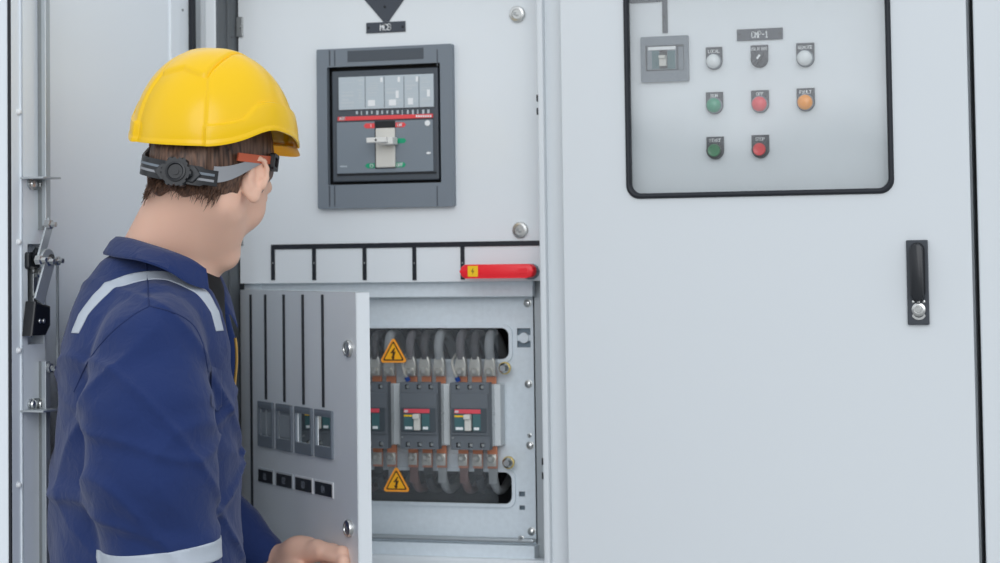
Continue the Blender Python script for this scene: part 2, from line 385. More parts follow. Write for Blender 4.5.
# ---------------------------------------------------------------- nameplate "MCB"
r = FRONT.rect(366.5, 22, 405.7, 32.6); t = thing('nameplate', 'dark nameplate lettered MCB above the large breaker', 'nameplate', FRONT.w((r[0]+r[1])/2, r[2], 0))
bm = new(); box(bm, FRONT, r, 0, .0022, .0005); obj('plate', bm, strip_g, t)
bm = new(); text(bm, FRONT, 'MCB', FRONT.rect(380.8, 24.2, 391, 30.2), .0022); obj('lettering', bm, white_m, t)
for px, py in ((369, 28), (403.2, 26.8)):
    bm = new(); u, v = FRONT.uv(px, py); lathe(bm, FRONT, u, v, [(.0022, .0022), (.002, .0032), (0, .0034)], 12); obj('rivet', bm, slot_m, t)

# ---------------------------------------------------------------- the large moulded case breaker in the door
t = thing('circuit_breaker', 'large grey circuit breaker with white toggle in wide bezel on upper door', 'circuit breaker', FRONT.w((mcb_r[0]+mcb_r[1])/2, mcb_r[2], 0))
hole = FRONT.rect(330, 65.5, 443, 184)
bm = new(); ring(bm, FRONT, rrect(mcb_r, .003), rrect(hole, .002), 0, .012)
for e in [e for e in bm.edges if e.is_boundary]: pass
obj('bezel', bm, bezel_m, t)
for xa, xb in ((329, 330.3), (334.2, 335.2), (436.8, 437.8)):       # moulded ribs above and below the opening
    for y0, y1 in ((47.5, 66), (184, 206.5)):
        rr_ = FRONT.rect(xa, y0 + (2 if xb > 400 else 3 if y0 < 60 else 1.5), xb, y1, .012); rr_ = (rr_[0], rr_[1], max(rr_[2], mcb_r[2]+.001), min(rr_[3], mcb_r[3]-.001))
        bm = new(); box(bm, FRONT, rr_, .0115, .0126); obj('rib', bm, bezel_d, t)
bm = new(); box(bm, FRONT, FRONT.rect(347.5, 49.3, 423.5, 60.5, .012), .0115, .0128, .0004); obj('label_field', bm, bezel_d, t)
face = FRONT.rect(333.5, 69.5, 439.5, 181)
bm = new(); box(bm, FRONT, (hole[0]-.006, hole[1]+.006, hole[2]-.006, hole[3]+.006), -.06, -.012); obj('housing', bm, slot_m, t)
bm = new(); box(bm, FRONT, face, -.02, .006, .002); obj('body', bm, bezel_d, t)
# pale label block with fine print
lab = FRONT.rect(338.5, 75.5, 433.5, 108.5, .009)
bm = new(); box(bm, FRONT, lab, .005, .009, .0008); lb = obj('rating_label', bm, labelg, t)
bm = new(); random.seed(3)
cols = [(340, 355), (357, 364), (367, 383), (385.5, 402.5), (405, 418), (420, 432.5)]
for a, b in cols:
    y = 78.5
    while y < 106:
        h = random.choice((.6, .8, 1.2, 2.0)); w0 = random.uniform(0, 2); w1 = random.uniform(.45, .95)
        if random.random() < .72:
            yy = y - (a-386)*.03
            box(bm, FRONT, FRONT.rect(a+w0, yy, a+w0+(b-a-w0)*w1, yy+h, .009), .0088, .0093)
        y += h + random.uniform(.9, 2.4)
obj('fine_print', bm, pale_print, lb)
for x, y0, y1, w_ in ((397.3, 90.5, 98, 3), (428.5, 89.5, 96.5, 3), (410.5, 98, 104.5, 5), (371.5, 100, 106, 7), (392.5, 99.5, 105.5, 7), (381.5, 77.5, 82, 2.4), (398.8, 76.8, 82, 2.4), (417, 76.5, 81.5, 2.4)):
    bm = new(); box(bm, FRONT, FRONT.rect(x-w_/2, y0, x+w_/2, y1, .0092), .009, .0096); obj('printed_block', bm, white_m, lb)
for x in (365.2, 384.3, 404, 419):
    bm = new(); box(bm, FRONT, FRONT.rect(x-.4, 76.5, x+.4, 107.5, .009), .0088, .0092); obj('divider', bm, bezel_m, lb)
# terminal print row, red strip
bm = new()
for i in range(15):
    x = 356+i*5.1; y0 = 110.4-(x-386)*.022; box(bm, FRONT, FRONT.rect(x, y0, x+random.uniform(.8, 2.2), y0+random.uniform(3, 5), .006), .0055, .0066)
obj('terminal_marks', bm, labelg, t)
bm = new(); box(bm, FRONT, FRONT.rect(338, 115.4, 433, 119.4, .0065), .005, .0085, .0004); rs = obj('red_strip', bm, red_print, t)
bm = new(); text(bm, FRONT, 'ABB', FRONT.rect(339.5, 117.2, 345, 119.8, .0085), .0086); obj('lettering', bm, white_m, rs)
bm = new()
for i in range(7): box(bm, FRONT, FRONT.rect(416+i*2.3, 115, 417.5+i*2.3, 117.2, .0085), .0084, .009)
obj('printed_marks', bm, white_m, rs)
low = FRONT.rect(336.8, 121, 433, 172.5, .0085)
bm = new(); box(bm, FRONT, low, .004, .0085, .0008); obj('front_cover', bm, mat('breaker_slate', srgb(124, 134, 143), .45, bump=.05, bscale=1200), t)
bm = new(); box(bm, FRONT, FRONT.rect(337, 173, 436, 174.6, .0085), .004, .0075); obj('ledge', bm, slot_m, t)
bm = new(); box(bm, FRONT, FRONT.rect(374.8, 121, 395.4, 168.5, .009), .0078, .0088); obj('toggle_slot', bm, slot_m, t)
bm = new(); box(bm, FRONT, FRONT.rect(375.6, 128, 395, 167.5, .012), .0085, .013, .0018); tg = obj('toggle', bm, toggle_m, t)
bm = new(); rA = FRONT.rect(366, 137.4, 386, 142.4, .045)
prism(bm, FRONT, [(rA[0], rA[2]), (rA[1], rA[2]), (rA[1], rA[3]), (rA[0], rA[3])], .030, .044, .001)
rB = FRONT.rect(380, 137.5, 395, 143, .025); box(bm, FRONT, (rB[0], rB[1], rB[2]-.003, rB[3]), .012, .036, .0016)
obj('toggle_grip', bm, mat('white_toggle', srgb(226, 226, 222), .4), tg)
bm = new(); u, v = FRONT.uv(375.6, 139.9, .0445); lathe(bm, FRONT, u, v, [(.0019, .0438), (.0019, .0446), (0, .0446)], 14); obj('dot', bm, slot_m, tg)
for px0, py0, px1, py1, mt_, left, s in ((363.5, 123.3, 374.6, 128.3, red_print, 1, 'I'), (395.6, 122.4, 406, 127.2, red_print, 0, 'ON'), (396, 138.2, 406.4, 143.2, green_print, 0, None),
                                         (365, 163.3, 374.6, 168.3, green_print, 1, 'O'), (395.8, 162.4, 406, 167.2, green_print, 0, 'OFF')):
    rr_ = FRONT.rect(px0, py0, px1, py1, .0088); mid = (rr_[2]+rr_[3])/2; w_ = .004
    pts = [(rr_[1], rr_[2]), (rr_[1], rr_[3]), (rr_[0]+w_, rr_[3]), (rr_[0], mid), (rr_[0]+w_, rr_[2])] if left else [(rr_[0], rr_[2]), (rr_[1]-w_, rr_[2]), (rr_[1], mid), (rr_[1]-w_, rr_[3]), (rr_[0], rr_[3])]
    if not left: pts = pts[::1]
    bm = new(); prism(bm, FRONT, pts, .008, .0089); ar = obj('position_arrow', bm, mt_, t)
    if s:
        cx = (px0+px1)/2 + (1.8 if left else -1.2); hw = 1.0*len(s) + (.3 if s == 'O' else 0); cyy = (py0+py1)/2
        if s == 'I': hw = .5
        bm = new(); text(bm, FRONT, s, FRONT.rect(cx-hw, cyy-1.5, cx+hw, cyy+1.5, .009), .0089); obj('lettering', bm, white_m, ar)
bm = new(); u, v = FRONT.uv(427.5, 123.2, .009); lathe(bm, FRONT, u, v, [(.0049, .008), (.0049, .0095), (.004, .0102), (0, .0102)], 20); obj('test_button', bm, white_m, t)
bm = new(); u, v = FRONT.uv(428.3, 153, .009); prism(bm, FRONT, [(u+.0045*math.cos(a)*(1 if math.cos(a) > 0 else .8), v+.002*math.sin(a)) for a in np.linspace(0, 2*PI, 16, endpoint=False)], .008, .0092); obj('trip_mark', bm, white_m, t)
bm = new()
for i in range(4): box(bm, FRONT, FRONT.rect(340.3+i*1.8, 165.6, 341.5+i*1.8, 167.2, .0088), .008, .0089)
obj('printed_marks', bm, labelg, t)

# ---------------------------------------------------------------- red handle
t = thing('red_lever', 'red lever handle with yellow square sticker below the upper door strips', 'lever', FRONT.w(FRONT.uv(536, 272, .02)[0], FRONT.uv(536, 272)[1], 0))
r = FRONT.rect(461.5, 264.2, 535, 278.2, .03); bm = new(); prism(bm, FRONT, rrect(r, (r[3]-r[2])*.45, 6), .022, .040, .004); lv = obj('grip', bm, red_m, t, 35)
r2 = FRONT.rect(467.8, 265.9, 477.9, 276.7, .04); bm = new(); box(bm, FRONT, r2, .0395, .0406, .0003); sk = obj('sticker', bm, yellow_b, lv)
bm = new(); cu_, cv_ = (r2[0]+r2[1])/2, (r2[2]+r2[3])/2
prism(bm, FRONT, [(cu_+a*.001, cv_+b*.001) for a, b in ((1.2, 5.5), (-3, -.6), (-.2, -.2), (-1.4, -5.5), (3, 1), (.2, .6))], .0402, .041)
obj('lightning_mark', bm, mat('brown_print', srgb(120, 88, 10), .5), lv)
bm = new(); box(bm, FRONT, FRONT.rect(518, 268.2, 527.5, 273.6, .04), .039, .0408, .0006); obj('finger_ridge', bm, red_m, lv)
bm = new(); u, v = FRONT.uv(532, 271.5, .0); lathe(bm, FRONT, u, v, [(.013, -.004), (.013, .016), (.010, .023), (0, .023)], 24); obj('pivot', bm, bezel_m, t, 40)

# ---------------------------------------------------------------- cross rail and galvanised mounting plate
PLATE = Plane((0, .045, 0), X)
bm = new(); q0 = FRONT.uv(244, 290, -.02); r = (q0[0], FRONT.uv(533, 290, -.02)[0], FRONT.uv(453, 297.2, -.02)[1], FRONT.uv(453, 284, -.02)[1]+.01)
box(bm, FRONT, r, -.032, -.018, .002); obj('cross_rail', bm, galv, cab)
bm = new(); box(bm, FRONT, (r[0]+.002, FRONT.uv(262, 288, -.02)[0], r[2], r[3]), -.0185, -.016); obj('rail_bracket', bm, galv, cab)
up_slot = PLATE.rect(300, 327.5, 510, 359.5); lo_slot = PLATE.rect(300, 469.5, 512.5, 502)
up_slot = (FRONT.uv(262, 340)[0], up_slot[1], up_slot[2], up_slot[3]); lo_slot = (up_slot[0], up_slot[1]+.002, lo_slot[2], lo_slot[3])
pr = (FRONT.uv(243, 420)[0], PLATE.uv(534.5, 420)[0], PLATE.uv(450, 541)[1], PLATE.uv(450, 299)[1]+.012)
side_holes = [PLATE.rect(517, 328.2, 530.5, 347.5), PLATE.rect(519, 491.5, 525, 496.5), PLATE.rect(519.5, 505.5, 525, 510)]
bm = new(); sheet_holes(bm, PLATE, pr, [up_slot, lo_slot]+side_holes, -.002, 0); mp = obj('mounting_plate', bm, galv, cab)
for s in (up_slot, lo_slot):                                        # rolled rim of each wiring slot rounds its corners
    bm = new(); o_ = rrect((s[0]-.005, s[1]+.005, s[2]-.005, s[3]+.005), .016, 8)
    i_ = rrect((s[0]+.001, s[1]-.001, s[2]+.001, s[3]-.001), .013, 8); ring(bm, PLATE, o_, i_, -.003, .004)
    # corner fillets
    obj('slot_rim', bm, galv, mp)
s = side_holes[0]; bm = new(); prism(bm, PLATE, circ((s[0]+s[1])/2, (s[2]+s[3])/2, .0086, 24), -.006, .001); box(bm, PLATE, (s[0], s[1], s[2]+.011, s[2]+.0205), -.006, -.002); obj('embossed_tab', bm, galv, mp)
bm = new(); box(bm, PLATE, (side_holes[1][0]-.003, side_holes[1][1]+.003, side_holes[2][2]-.003, side_holes[1][3]+.003), -.012, -.008); obj('tab_backing', bm, mat('blue_grey_sheet', srgb(126, 142, 154), .5, metal=.2), mp)
bm = new(); box(bm, PLATE, (side_holes[0][0]-.004, side_holes[0][1]+.003, side_holes[0][2]-.004, side_holes[0][3]+.004), -.012, -.008); obj('tab_backing', bm, mat('blue_grey_sheet', srgb(126, 142, 154), .5, metal=.2), mp)
for px, py in ((527.3, 303.3), (528.3, 384), (529.2, 435.5), (529.8, 445.5), (531.3, 531.5)):
    bm = new(); u, v = PLATE.uv(px, py, .002); screw(bm, PLATE, u, v, 0, .0055 if py != 435.5 else .003, .005); obj('screw', bm, steel, mp, 40)
bm = new(); v0, v1 = PLATE.uv(450, 556)[1], PLATE.uv(450, 541)[1]; ue = PLATE.uv(536, 548, .02)[0]
box(bm, FRONT, (pr[0], ue, v0-.02, v1), -.05, -.016, .002); obj('lower_rail', bm, galv, cab)
bm = new(); vt = PLATE.uv(450, 536.5, .028)[1]; box(bm, FRONT, (pr[0], ue, vt-.007, vt), -.03, -.012, .003); obj('rail_lip', bm, zinc_flat, cab)
bm = new(); u, v = PLATE.uv(520.5, 540, .03); 
screw(bm, FRONT, u, v+.002, -.02, .004, .010); obj('screw', bm, steel, cab, 40)
bm = new(); vt2 = FRONT.uv(450, 557.5)[1]; box(bm, FRONT, (FRONT.uv(244, 560)[0], ux1-.001, vt2-.35, vt2), -.03, 0, .004); obj('lower_panel', bm, paint_in_lift, cab)
bm = new(); box(bm, FRONT, (PLATE.uv(535.3, 420)[0]+.0015, uLip1+.004, v0-.02, pr[3]+.05), -.05, -.042, .001); obj('side_upright', bm, zinc_flat, cab)
for py in (100, 113, 459, 473):
    bm = new(); v = FRONT.uv(538, py, .03)[1]
    box(bm, FRONT, (uLip0-.001, uLip0+.0014, v-.0055, v+.0055), .045, .0724); obj('lip_slot', bm, slot_m, cab)
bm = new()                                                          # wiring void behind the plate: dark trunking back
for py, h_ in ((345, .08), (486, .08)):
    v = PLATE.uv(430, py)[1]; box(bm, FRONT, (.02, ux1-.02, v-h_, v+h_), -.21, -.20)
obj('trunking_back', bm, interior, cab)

# ---------------------------------------------------------------- four moulded case breakers on the plate
BF = Plane((0, -.015, 0), X)                                        # front of the small breakers
bw = BF.rect(399.3, 382.5, 437.2, 449.3)
BWID, BHGT = bw[1]-bw[0], bw[3]-bw[2]; pitch = BF.uv(469, 415)[0] - BF.uv(418.2, 415)[0]
def small_breaker(loc, label):
    t = thing('circuit_breaker', label, 'circuit breaker', loc, 'row of small breakers on the galvanised plate')
    P = Plane(loc, X); w, h = BWID/2, BHGT; D_ = .058
    bm = new(); box(bm, P, (-w, w, .004, h-.004), -D_, -.018, .002); box(bm, P, (-w, w+.010, .004, h-.004), -D_, -.034, .002)
    for s in (-1, 1):
        for vv in (.52, .36): box(bm, P, (s*w-.0012, s*w+.0012, h*vv, h*vv+.002), -D_+.004, -.02)
    obj('base', bm, mcbside, t)
    bm = new(); sheet_holes(bm, P, (-w, w, .0, h), [(c-.0038, c+.0038, y-.0038, y+.0038) for c in (-w*.62, 0, w*.62) for y in (.0075, h-.0075)], -.02, -.004); obj('cover', bm, mcbface, t)
    bm = new(); box(bm, P, (-w+.001, w-.001, h*.22, h*.84), -.006, -.0005, .001); obj('raised_face', bm, mcbface, t)
    bm = new(); box(bm, P, (-w+.004, w-.003, h*.26, h*.62), -.002, .0018, .0008); fa = obj('label_panel', bm, mat('panel_slate', srgb(70, 78, 84), .45), t)
    bm = new(); box(bm, P, (-w+.009, w*.62, h*.545, h*.605), .001, .0024); rd = obj('red_strip', bm, mat('pink_red_print', srgb(222, 78, 92), .45), fa)
    bm = new(); text(bm, P, 'ABB', (-w+.010, -w+.016, h*.557, h*.585), .0024); obj('lettering', bm, white_m, fa)
    for a, b in ((-w+.009, -.007), (.007, w*.62)):
        bm = new(); box(bm, P, (a, b, h*.29, h*.53), .001, .0022); obj('position_label', bm, teal_m, fa)
        bm = new(); box(bm, P, (a+.002, b-.003, h*.30, h*.34), .002, .0026); obj('printed_mark', bm, white_m, fa)
    bm = new(); box(bm, P, (-.0065, .0065, h*.28, h*.54), .001, .0028); obj('toggle_slot', bm, slot_m, fa)
    bm = new(); box(bm, P, (-.0055, .0055, h*.29, h*.47), .002, .0085, .0012); box(bm, P, (-.0058, .0058, h*.46, h*.535), .002, .014, .0016); obj('toggle', bm, toggle_m, t)
    bm = new(); box(bm, P, (-w+.009, -.008, h*.49, h*.515), .002, .0026); obj('warning_mark', bm, yellow_b, fa)
    for c in (-w*.62, 0, w*.62):
        for y in (.0075, h-.0075):
            bm = new(); lathe(bm, P, c, y, [(.0036, -.016), (.0036, -.010), (.0028, -.008), (0, -.008)], 14); obj('terminal_screw', bm, steel, t, 40)
    bm = new(); lathe(bm, P, -w+.0035, h*.175, [(.002, -.005), (.002, -.003), (0, -.003)], 10); obj('cover_screw', bm, steel_d, t)
    # terminals: copper tails, bolted lugs and cables above and below
    for i, c in enumerate((-w*.76, 0, w*.76)):
        bm = new(); box(bm, P, (c-.0085, c+.0085, -.034, .004), -.046, -.041, .0006); obj('copper_terminal', bm, copper, t); bm = new(); box(bm, P, (c-.0085, c+.0085, h-.004, h+.020), -.046, -.041, .0006); ct = obj('copper_terminal', bm, copper, t)
        bm = new(); prism(bm, P, [(c-.0088, h+.009), (c+.0088, h+.009), (c+.0100, h+.022), (c+.0092, h+.034), (c+.006, h+.043), (c-.006, h+.043), (c-.0092, h+.034), (c-.0100, h+.022)], -.041, -.032, .002)
        lathe(bm, P, c, h+.017, [(.0068, -.034), (.0068, -.029), (.004, -.026), (0, -.026)], 6); obj('lug', bm, lug_m, ct)
        bm = new(); box(bm, P, (c-.008, c+.008, -.030, -.010), -.041, -.037, .0006); lathe(bm, P, c, -.017, [(.0066, -.037), (.0066, -.032), (.004, -.029), (0, -.029)], 6); obj('bolt', bm, lug_m, ct, 30)
        top = [P.w(c, h+.038, -.038), P.w(c-.001, h+.056, -.036), P.w(c-.004, h+.072, -.050), P.w(c-.010, h+.078, -.080), P.w(c-.014, h+.070, -.12), P.w(c-.018, h+.03, -.17)]
        bm = new(); tube(bm, spline(top, 6), .0082 if i == 2 else .0075, 14); obj('cable', bm, cable_g if i == 2 else (cable_d if i else mat('mid_grey_cable', srgb(104, 100, 102), .5)), t, 60)
        bm = new(); box(bm, P, (c-.0075, c+.0075, -.060 if i != 1 else -.045, -.026), -.048, -.044, .0006)
        tube(bm, spline([P.w(c, -.050, -.049), P.w(c, -.070, -.065), P.w(c-.004, -.075, -.11), P.w(c-.01, -.06, -.17)], 5), .007, 12)
        obj('outgoing_bar', bm, [mat('brown_sleeve', srgb(112, 84, 80), .5), interior, cable_g][i], t, 40)
    bm = new(); tube(bm, spline([P.w(-w*.95, h+.004, -.036), P.w(-w*1.05, h+.016, -.030), P.w(-w*1.25, h+.034, -.040), P.w(-w*1.3, h+.05, -.08)], 5), .0022, 8); obj('sense_wire', bm, wire_w, t, 60)
    bm = new(); tube(bm, [P.w(-w*.88, h+.0005, -.034), P.w(-w*.95, h+.007, -.032)], .0042, 10); obj('ferrule', bm, blue_m, t)
    return t
c0 = BF.uv(418.2, 415)[0]
def copy_tree(o, loc=None, parent=None):
    c = o.copy(); COL.objects.link(c)
    if parent is not None: c.parent = parent
    for ch in [x for x in bpy.data.objects if x.parent == o]: copy_tree(ch, None, c)
    if loc is not None: c.location = tuple(float(v) for v in loc)
    return c
base_mid = BF.w(c0, bw[2], 0)
labs = ['rightmost small breaker on the galvanised plate, fully in view', 'middle small breaker on the plate, second from the right, right of the open door edge',
        'small breaker half hidden by the free edge of the open inner door', 'small breaker glimpsed through the cutouts of the open inner door']
proto = small_breaker(base_mid + FRONT.u*pitch, labs[0])
for i, k in enumerate((0, -1, -2)):
    c = copy_tree(proto, base_mid + FRONT.u*pitch*k); c['label'] = labs[i+1]

# clear shields over the terminals, standoffs, warning triangles
SH = Plane((0, .005, 0), X)
for (y0, y1), nm in (((329, 377), 'u'), ((453, 501), 'l')):
    a = SH.uv(270, (y0+y1)/2)[0]; b = SH.uv(498, (y0+y1)/2)[0]
    bm = new(); box(bm, SH, (a, b, SH.uv(430, y1)[1], SH.uv(430, y0)[1]), 0, .0015)
    s_ = obj('clear_shield', bm, acryl_m, cab)
for px, py in ((503.3, 368.3), (507, 463)):
    u, v = PLATE.uv(px, py, .03); bm = new(); lathe(bm, PLATE, u, v, [(.0045, 0), (.0045, .024), (.0085, .024), (.0085, .029), (.005, .034), (0, .034)], 20); obj('standoff', bm, steel, mp, 40)
    bm = new(); ring(bm, PLATE, circ(u, v, .0105, 20), circ(u, v, .0046, 20), .0205, .0235); obj('washer', bm, mat('yellow_zinc', srgb(208, 186, 120), .4, metal=.7), mp)
def warning(px, py, label):
    u, v = SH.uv(px, py, .002); t = thing('warning_sign', label, 'warning sign', SH.w(u, v-.02, 0))
    def tri(s, rad):
        out = []; R_ = s
        for k in range(3):
            a = PI/2 + 2*PI*k/3; cx, cy = (R_-2*rad)*math.cos(a), (R_-2*rad)*math.sin(a)
            for j in range(7): b_ = a - PI/3 + 2*PI/3*j/6; out.append((u+cx+rad*math.cos(b_), v-.004+cy+rad*math.sin(b_)))
        return out
    bm = new(); prism(bm, SH, tri(.0255+.004, .004), .0016, .0022); obj('sign_plate', bm, amber_edge, t)
    bm = new(); prism(bm, SH, tri(.0225, .002), .002, .0026); obj('black_triangle', bm, mat('warning_black', srgb(60, 34, 14), .5), t)
    bm = new(); prism(bm, SH, tri(.0185, .0012), .0024, .003); obj('yellow_triangle', bm, yellow_m, t)
    z = lambda a, b: (u+a*.0014, v-.005+b*.00125)
    bm = new(); prism(bm, SH, [z(1.5, 9), z(-3.6, 1.6), z(-.4, 2.1), z(-1.4, -3.2), z(-2.8, -2.6), z(-.4, -7.6), z(2.2, -3.6), z(.8, -3.6), z(3.4, 4.2), z(.4, 3.6), z(3.0, 9)], .0028, .0034); obj('lightning_bolt', bm, MATS['warning_black'], t)
warning(393.4, 351.5, 'yellow triangular lightning warning sign on the upper clear shield')
warning(396.4, 480.5, 'yellow triangular lightning warning sign on the lower clear shield')

# ---------------------------------------------------------------- small inner door, swung open
TH = math.radians(43.58)
SDo = FRONT.w(FRONT.uv(241.2, 400)[0], 0, .001)
SD = Plane(SDo, (math.cos(TH), -math.sin(TH), 0))
WID = SD.uv(356.6, 400)[0]; sv1 = SD.uv(300, 291.0)[1]; sv0 = .92
bez = []; labr = []
for a, b, y0, y1 in ((259.6, 274.2, 401.2, 445.8), (277.8, 292.9, 404.2, 450.2), (296.6, 313.2, 407, 454.4), (316.6, 333.7, 411, 459)): bez.append(SD.rect(a, y0, b, y1))
vb0 = np.mean([x[2] for x in bez]); vb1 = np.mean([x[3] for x in bez]); bez = [(x[0], x[1], vb0, vb1) for x in bez]
hh = vb1-vb0
holes = [(x[0]+.0048, x[1]-.0048, vb0+hh*.24, vb0+hh*.86) for x in bez]
bm = new(); sheet_holes(bm, SD, (0, WID, sv0, sv1), holes, -.0016, 0)
ndoor = obj('lower_inner_door', bm, paint_in_lift, cab)
bm = new()
box(bm, SD, (WID-.0016, WID, sv0, sv1), -.0235, 0, .0006); box(bm, SD, (0, WID, sv1-.0016, sv1), -.0235, 0, .0006); box(bm, SD, (0, .0016, sv0, sv1), -.0235, 0)
box(bm, SD, (0, WID, sv0, sv0+.0016), -.0235, 0)
obj('folded_edge', bm, paint_in_lift, ndoor)
for x, h_ in zip(bez, holes):
    bm = new(); ring(bm, SD, rrect(x, .0015, 2), rrect(h_, .0012, 2), 0, .004)
    for e_ in (): pass
    box(bm, SD, (x[0]+.0025, x[1]-.0025, vb0+hh*.90, vb0+hh*.96), .0035, .0046, .0004)
    obj('cutout_bezel', bm, bezel_m, ndoor)
for i, h_ in enumerate(holes[:2]):                                  # blanked cutouts: grey fillers, the first split by a rib
    bm = new(); box(bm, SD, h_, -.004, -.001)
    box(bm, SD, (h_[0]+.002, h_[1]-.002, h_[2]+.003, h_[3]-.008), -.002, .0006, .0004)
    if i == 0: um = (h_[0]+h_[1])/2; box(bm, SD, (um-.0012, um+.0012, h_[2], h_[3]), -.001, .0022)
    obj('blanking_plate', bm, mat('filler_grey', srgb(150, 158, 163), .45), ndoor)
for i, (px, y1) in enumerate(((251.4, 545), (266, 398), (284.4, 401), (303.4, 403.6), (323.2, 406.8))):
    u = SD.uv(px, 340)[0]; va = SD.uv(px, 294.5)[1]; vb_ = SD.uv(px, y1)[1] if i == 0 else vb1 + .004
    bm = new(); box(bm, SD, (u-.0036, u+.0036, vb_, va), 0, .002, .0005); obj('busbar_strip', bm, strip_m, ndoor)
for py in (348.5, 528.5): quarter_lock(SD, 347 + (0 if py < 400 else .5), py, ndoor, .0135)
for py in (342, 495):
    bm = new(); u, v = SD.uv(241, py); tube(bm, [SD.w(-.003, v-.017, -.004), SD.w(-.003, v+.017, -.004)], .005, 12); obj('hinge', bm, steel_d, ndoor, 40)
lr = [SD.rect(*q) for q in ((259.5, 469.8, 273.2, 481.6), (277.6, 474, 292.4, 486.4), (296.6, 478.4, 312.3, 491), (316.2, 483.8, 332.8, 497))]
l0, l1 = np.mean([x[2] for x in lr]), np.mean([x[3] for x in lr])
for i, (x, s, nm) in enumerate(zip(lr, ('Q1', 'Q2', 'Q3', 'Q4'), ('first', 'second', 'third', 'last'))):
    t = thing('nameplate', 'small black nameplate, %s from the hinge in the row on the open inner door' % nm, 'nameplate', SD.w((x[0]+x[1])/2, l0, 0), 'nameplates under the door cutouts')
    bm = new(); box(bm, SD, (x[0]-.0022, x[1]+.0034, l0-.0015, l1+.003), 0, .0014, .0004); obj('holder', bm, white_m if i > 1 else pale_print, t)
    bm = new(); box(bm, SD, (x[0], x[1], l0, l1), .0012, .0026, .0004); obj('plate', bm, strip_m, t)
    um, vm = (x[0]+x[1])/2, (l0+l1)/2
    bm = new(); text(bm, SD, s, (um-.006, um+.006, vm-.0045, vm+.0045), .0026); obj('lettering', bm, mat('faint_print', srgb(120, 126, 136), .5), t)

# ---------------------------------------------------------------- outer door of the left cabinet, swung open
hx, hy = SHELL.w(SHELL.uv(197, 250)[0], 0, 0)[:2]; hy -= .004; hx += .020
OW = .56
best = min((abs((lambda a: (lambda p: PX + F*((p-CAM)@CR)/((p-CAM)@CF))(np.array([hx+OW*math.cos(a), hy-OW*math.sin(a), 1.5])))(math.radians(d)) - 11.5), d) for d in np.arange(80, 130, .05))[1]
PH = math.radians(best)
ofree = np.array([hx+OW*math.cos(PH), hy-OW*math.sin(PH), 0])
OD = Plane(ofree, (-math.cos(PH), math.sin(PH), 0))                 # u from free edge to hinge; n is the door's inside
def ou(px, n=0, py=250): return OD.uv(px, py, n)[0]
bm = new(); box(bm, OD, (0, OW, .13, TOPZ-.03), -.034, -.020); box(bm, OD, (-.001, .008, .13, TOPZ-.03), -.034, -.006, .002)
outer = obj('outer_door', bm, paint_back_lift, cab)
bm = new(); box(bm, OD, (-.0024, .0006, .13, TOPZ-.03), -.0045, -.0002); obj('edge_seal', bm, rubber, outer)
bm = new(); box(bm, OD, (0, ou(22, .0), .13, TOPZ-.03), -.021, 0, .001); obj('edge_flange', bm, paint_back_lift, outer)
a, b = ou(22.3, .004), ou(45.5, .004); mid_ = a+(b-a)*.22
v0c, v1c = OD.uv(35, 344, .0)[1], OD.uv(35, 244, .0)[1]
bm = new(); sheet_holes(bm, OD, (a, b, .16, TOPZ-.06), [(a+(b-a)*.22, b-.004, v0c, v1c)], .002, .004); box(bm, OD, (a, a+.002, .16, TOPZ-.06), -.02, .004); box(bm, OD, (b-.002, b, .16, TOPZ-.06), -.02, .004)
obj('stiffener', bm, paint_back_lift, outer)
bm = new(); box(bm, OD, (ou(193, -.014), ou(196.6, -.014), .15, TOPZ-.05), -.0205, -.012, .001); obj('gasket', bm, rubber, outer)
bm = new(); box(bm, OD, (ou(171.5, -.018), ou(181.5, -.018), .15, TOPZ-.05), -.0205, -.0165, .001); obj('panel_fold', bm, paint_back_lift, outer)
for py in (112, 242, 350.5, 485):
    bm = new(); u, v = OD.uv(18.3, py); screw(bm, OD, u, v, 0, .004, .005); obj('screw', bm, white_m, outer, 40)
for px, py in ((183, 10), (189.5, 11.5)):
    bm = new(); u, v = OD.uv(px, py, -.019); screw(bm, OD, u, v, -.02, .002, .002); obj('screw', bm, steel_d, outer)
RN = .018                                                           # rods stand this far off the stiffener
def rod(x, ya, yb, w_):
    u = ou(x, RN, (ya+yb)/2); bm = new(); box(bm, OD, (u-w_, u+w_, OD.uv(x, yb, RN)[1], OD.uv(x, ya, RN)[1]), RN-.004, RN+.004, .001); return bm
obj('lock_rod', rod(45.8, -25, 226, .006), zinc_flat, outer)
bm = new(); u = ou(42.2, RN-.008); box(bm, OD, (u-.0016, u+.0016, OD.uv(42, 230, RN)[1], TOPZ-.04), RN-.016, RN-.006); obj('rod_edge', bm, steel_d, outer)
obj('lock_rod', rod(46.3, 361, 640, .006), zinc_flat, outer)
bm = new(); u = ou(43, RN-.008, 450); box(bm, OD, (u-.0016, u+.0016, .4, OD.uv(42, 362, RN)[1]), RN-.016, RN-.006); obj('rod_edge', bm, steel_d, outer)
for yc, yf in ((183.5, 178.5), (404, 409.5)):
    bm = new(); r = OD.rect(28, yc-6, 46, yc+6.5, .006); prism(bm, OD, rrect(r, .009, 5), .004, .0065)
    vf = OD.uv(45, yf, .02)[1]; box(bm, OD, (ou(29, .02, yc), ou(47, .02, yc), vf-.0015, vf+.0015), .004, .045, .0006); obj('rod_guide', bm, zinc_flat, outer)
    for px in (33, 41):
        bm = new(); u, v = OD.uv(px, yc+.5, .007); screw(bm, OD, u, v, .0065, .0075, .006); obj('screw', bm, steel, outer, 40)
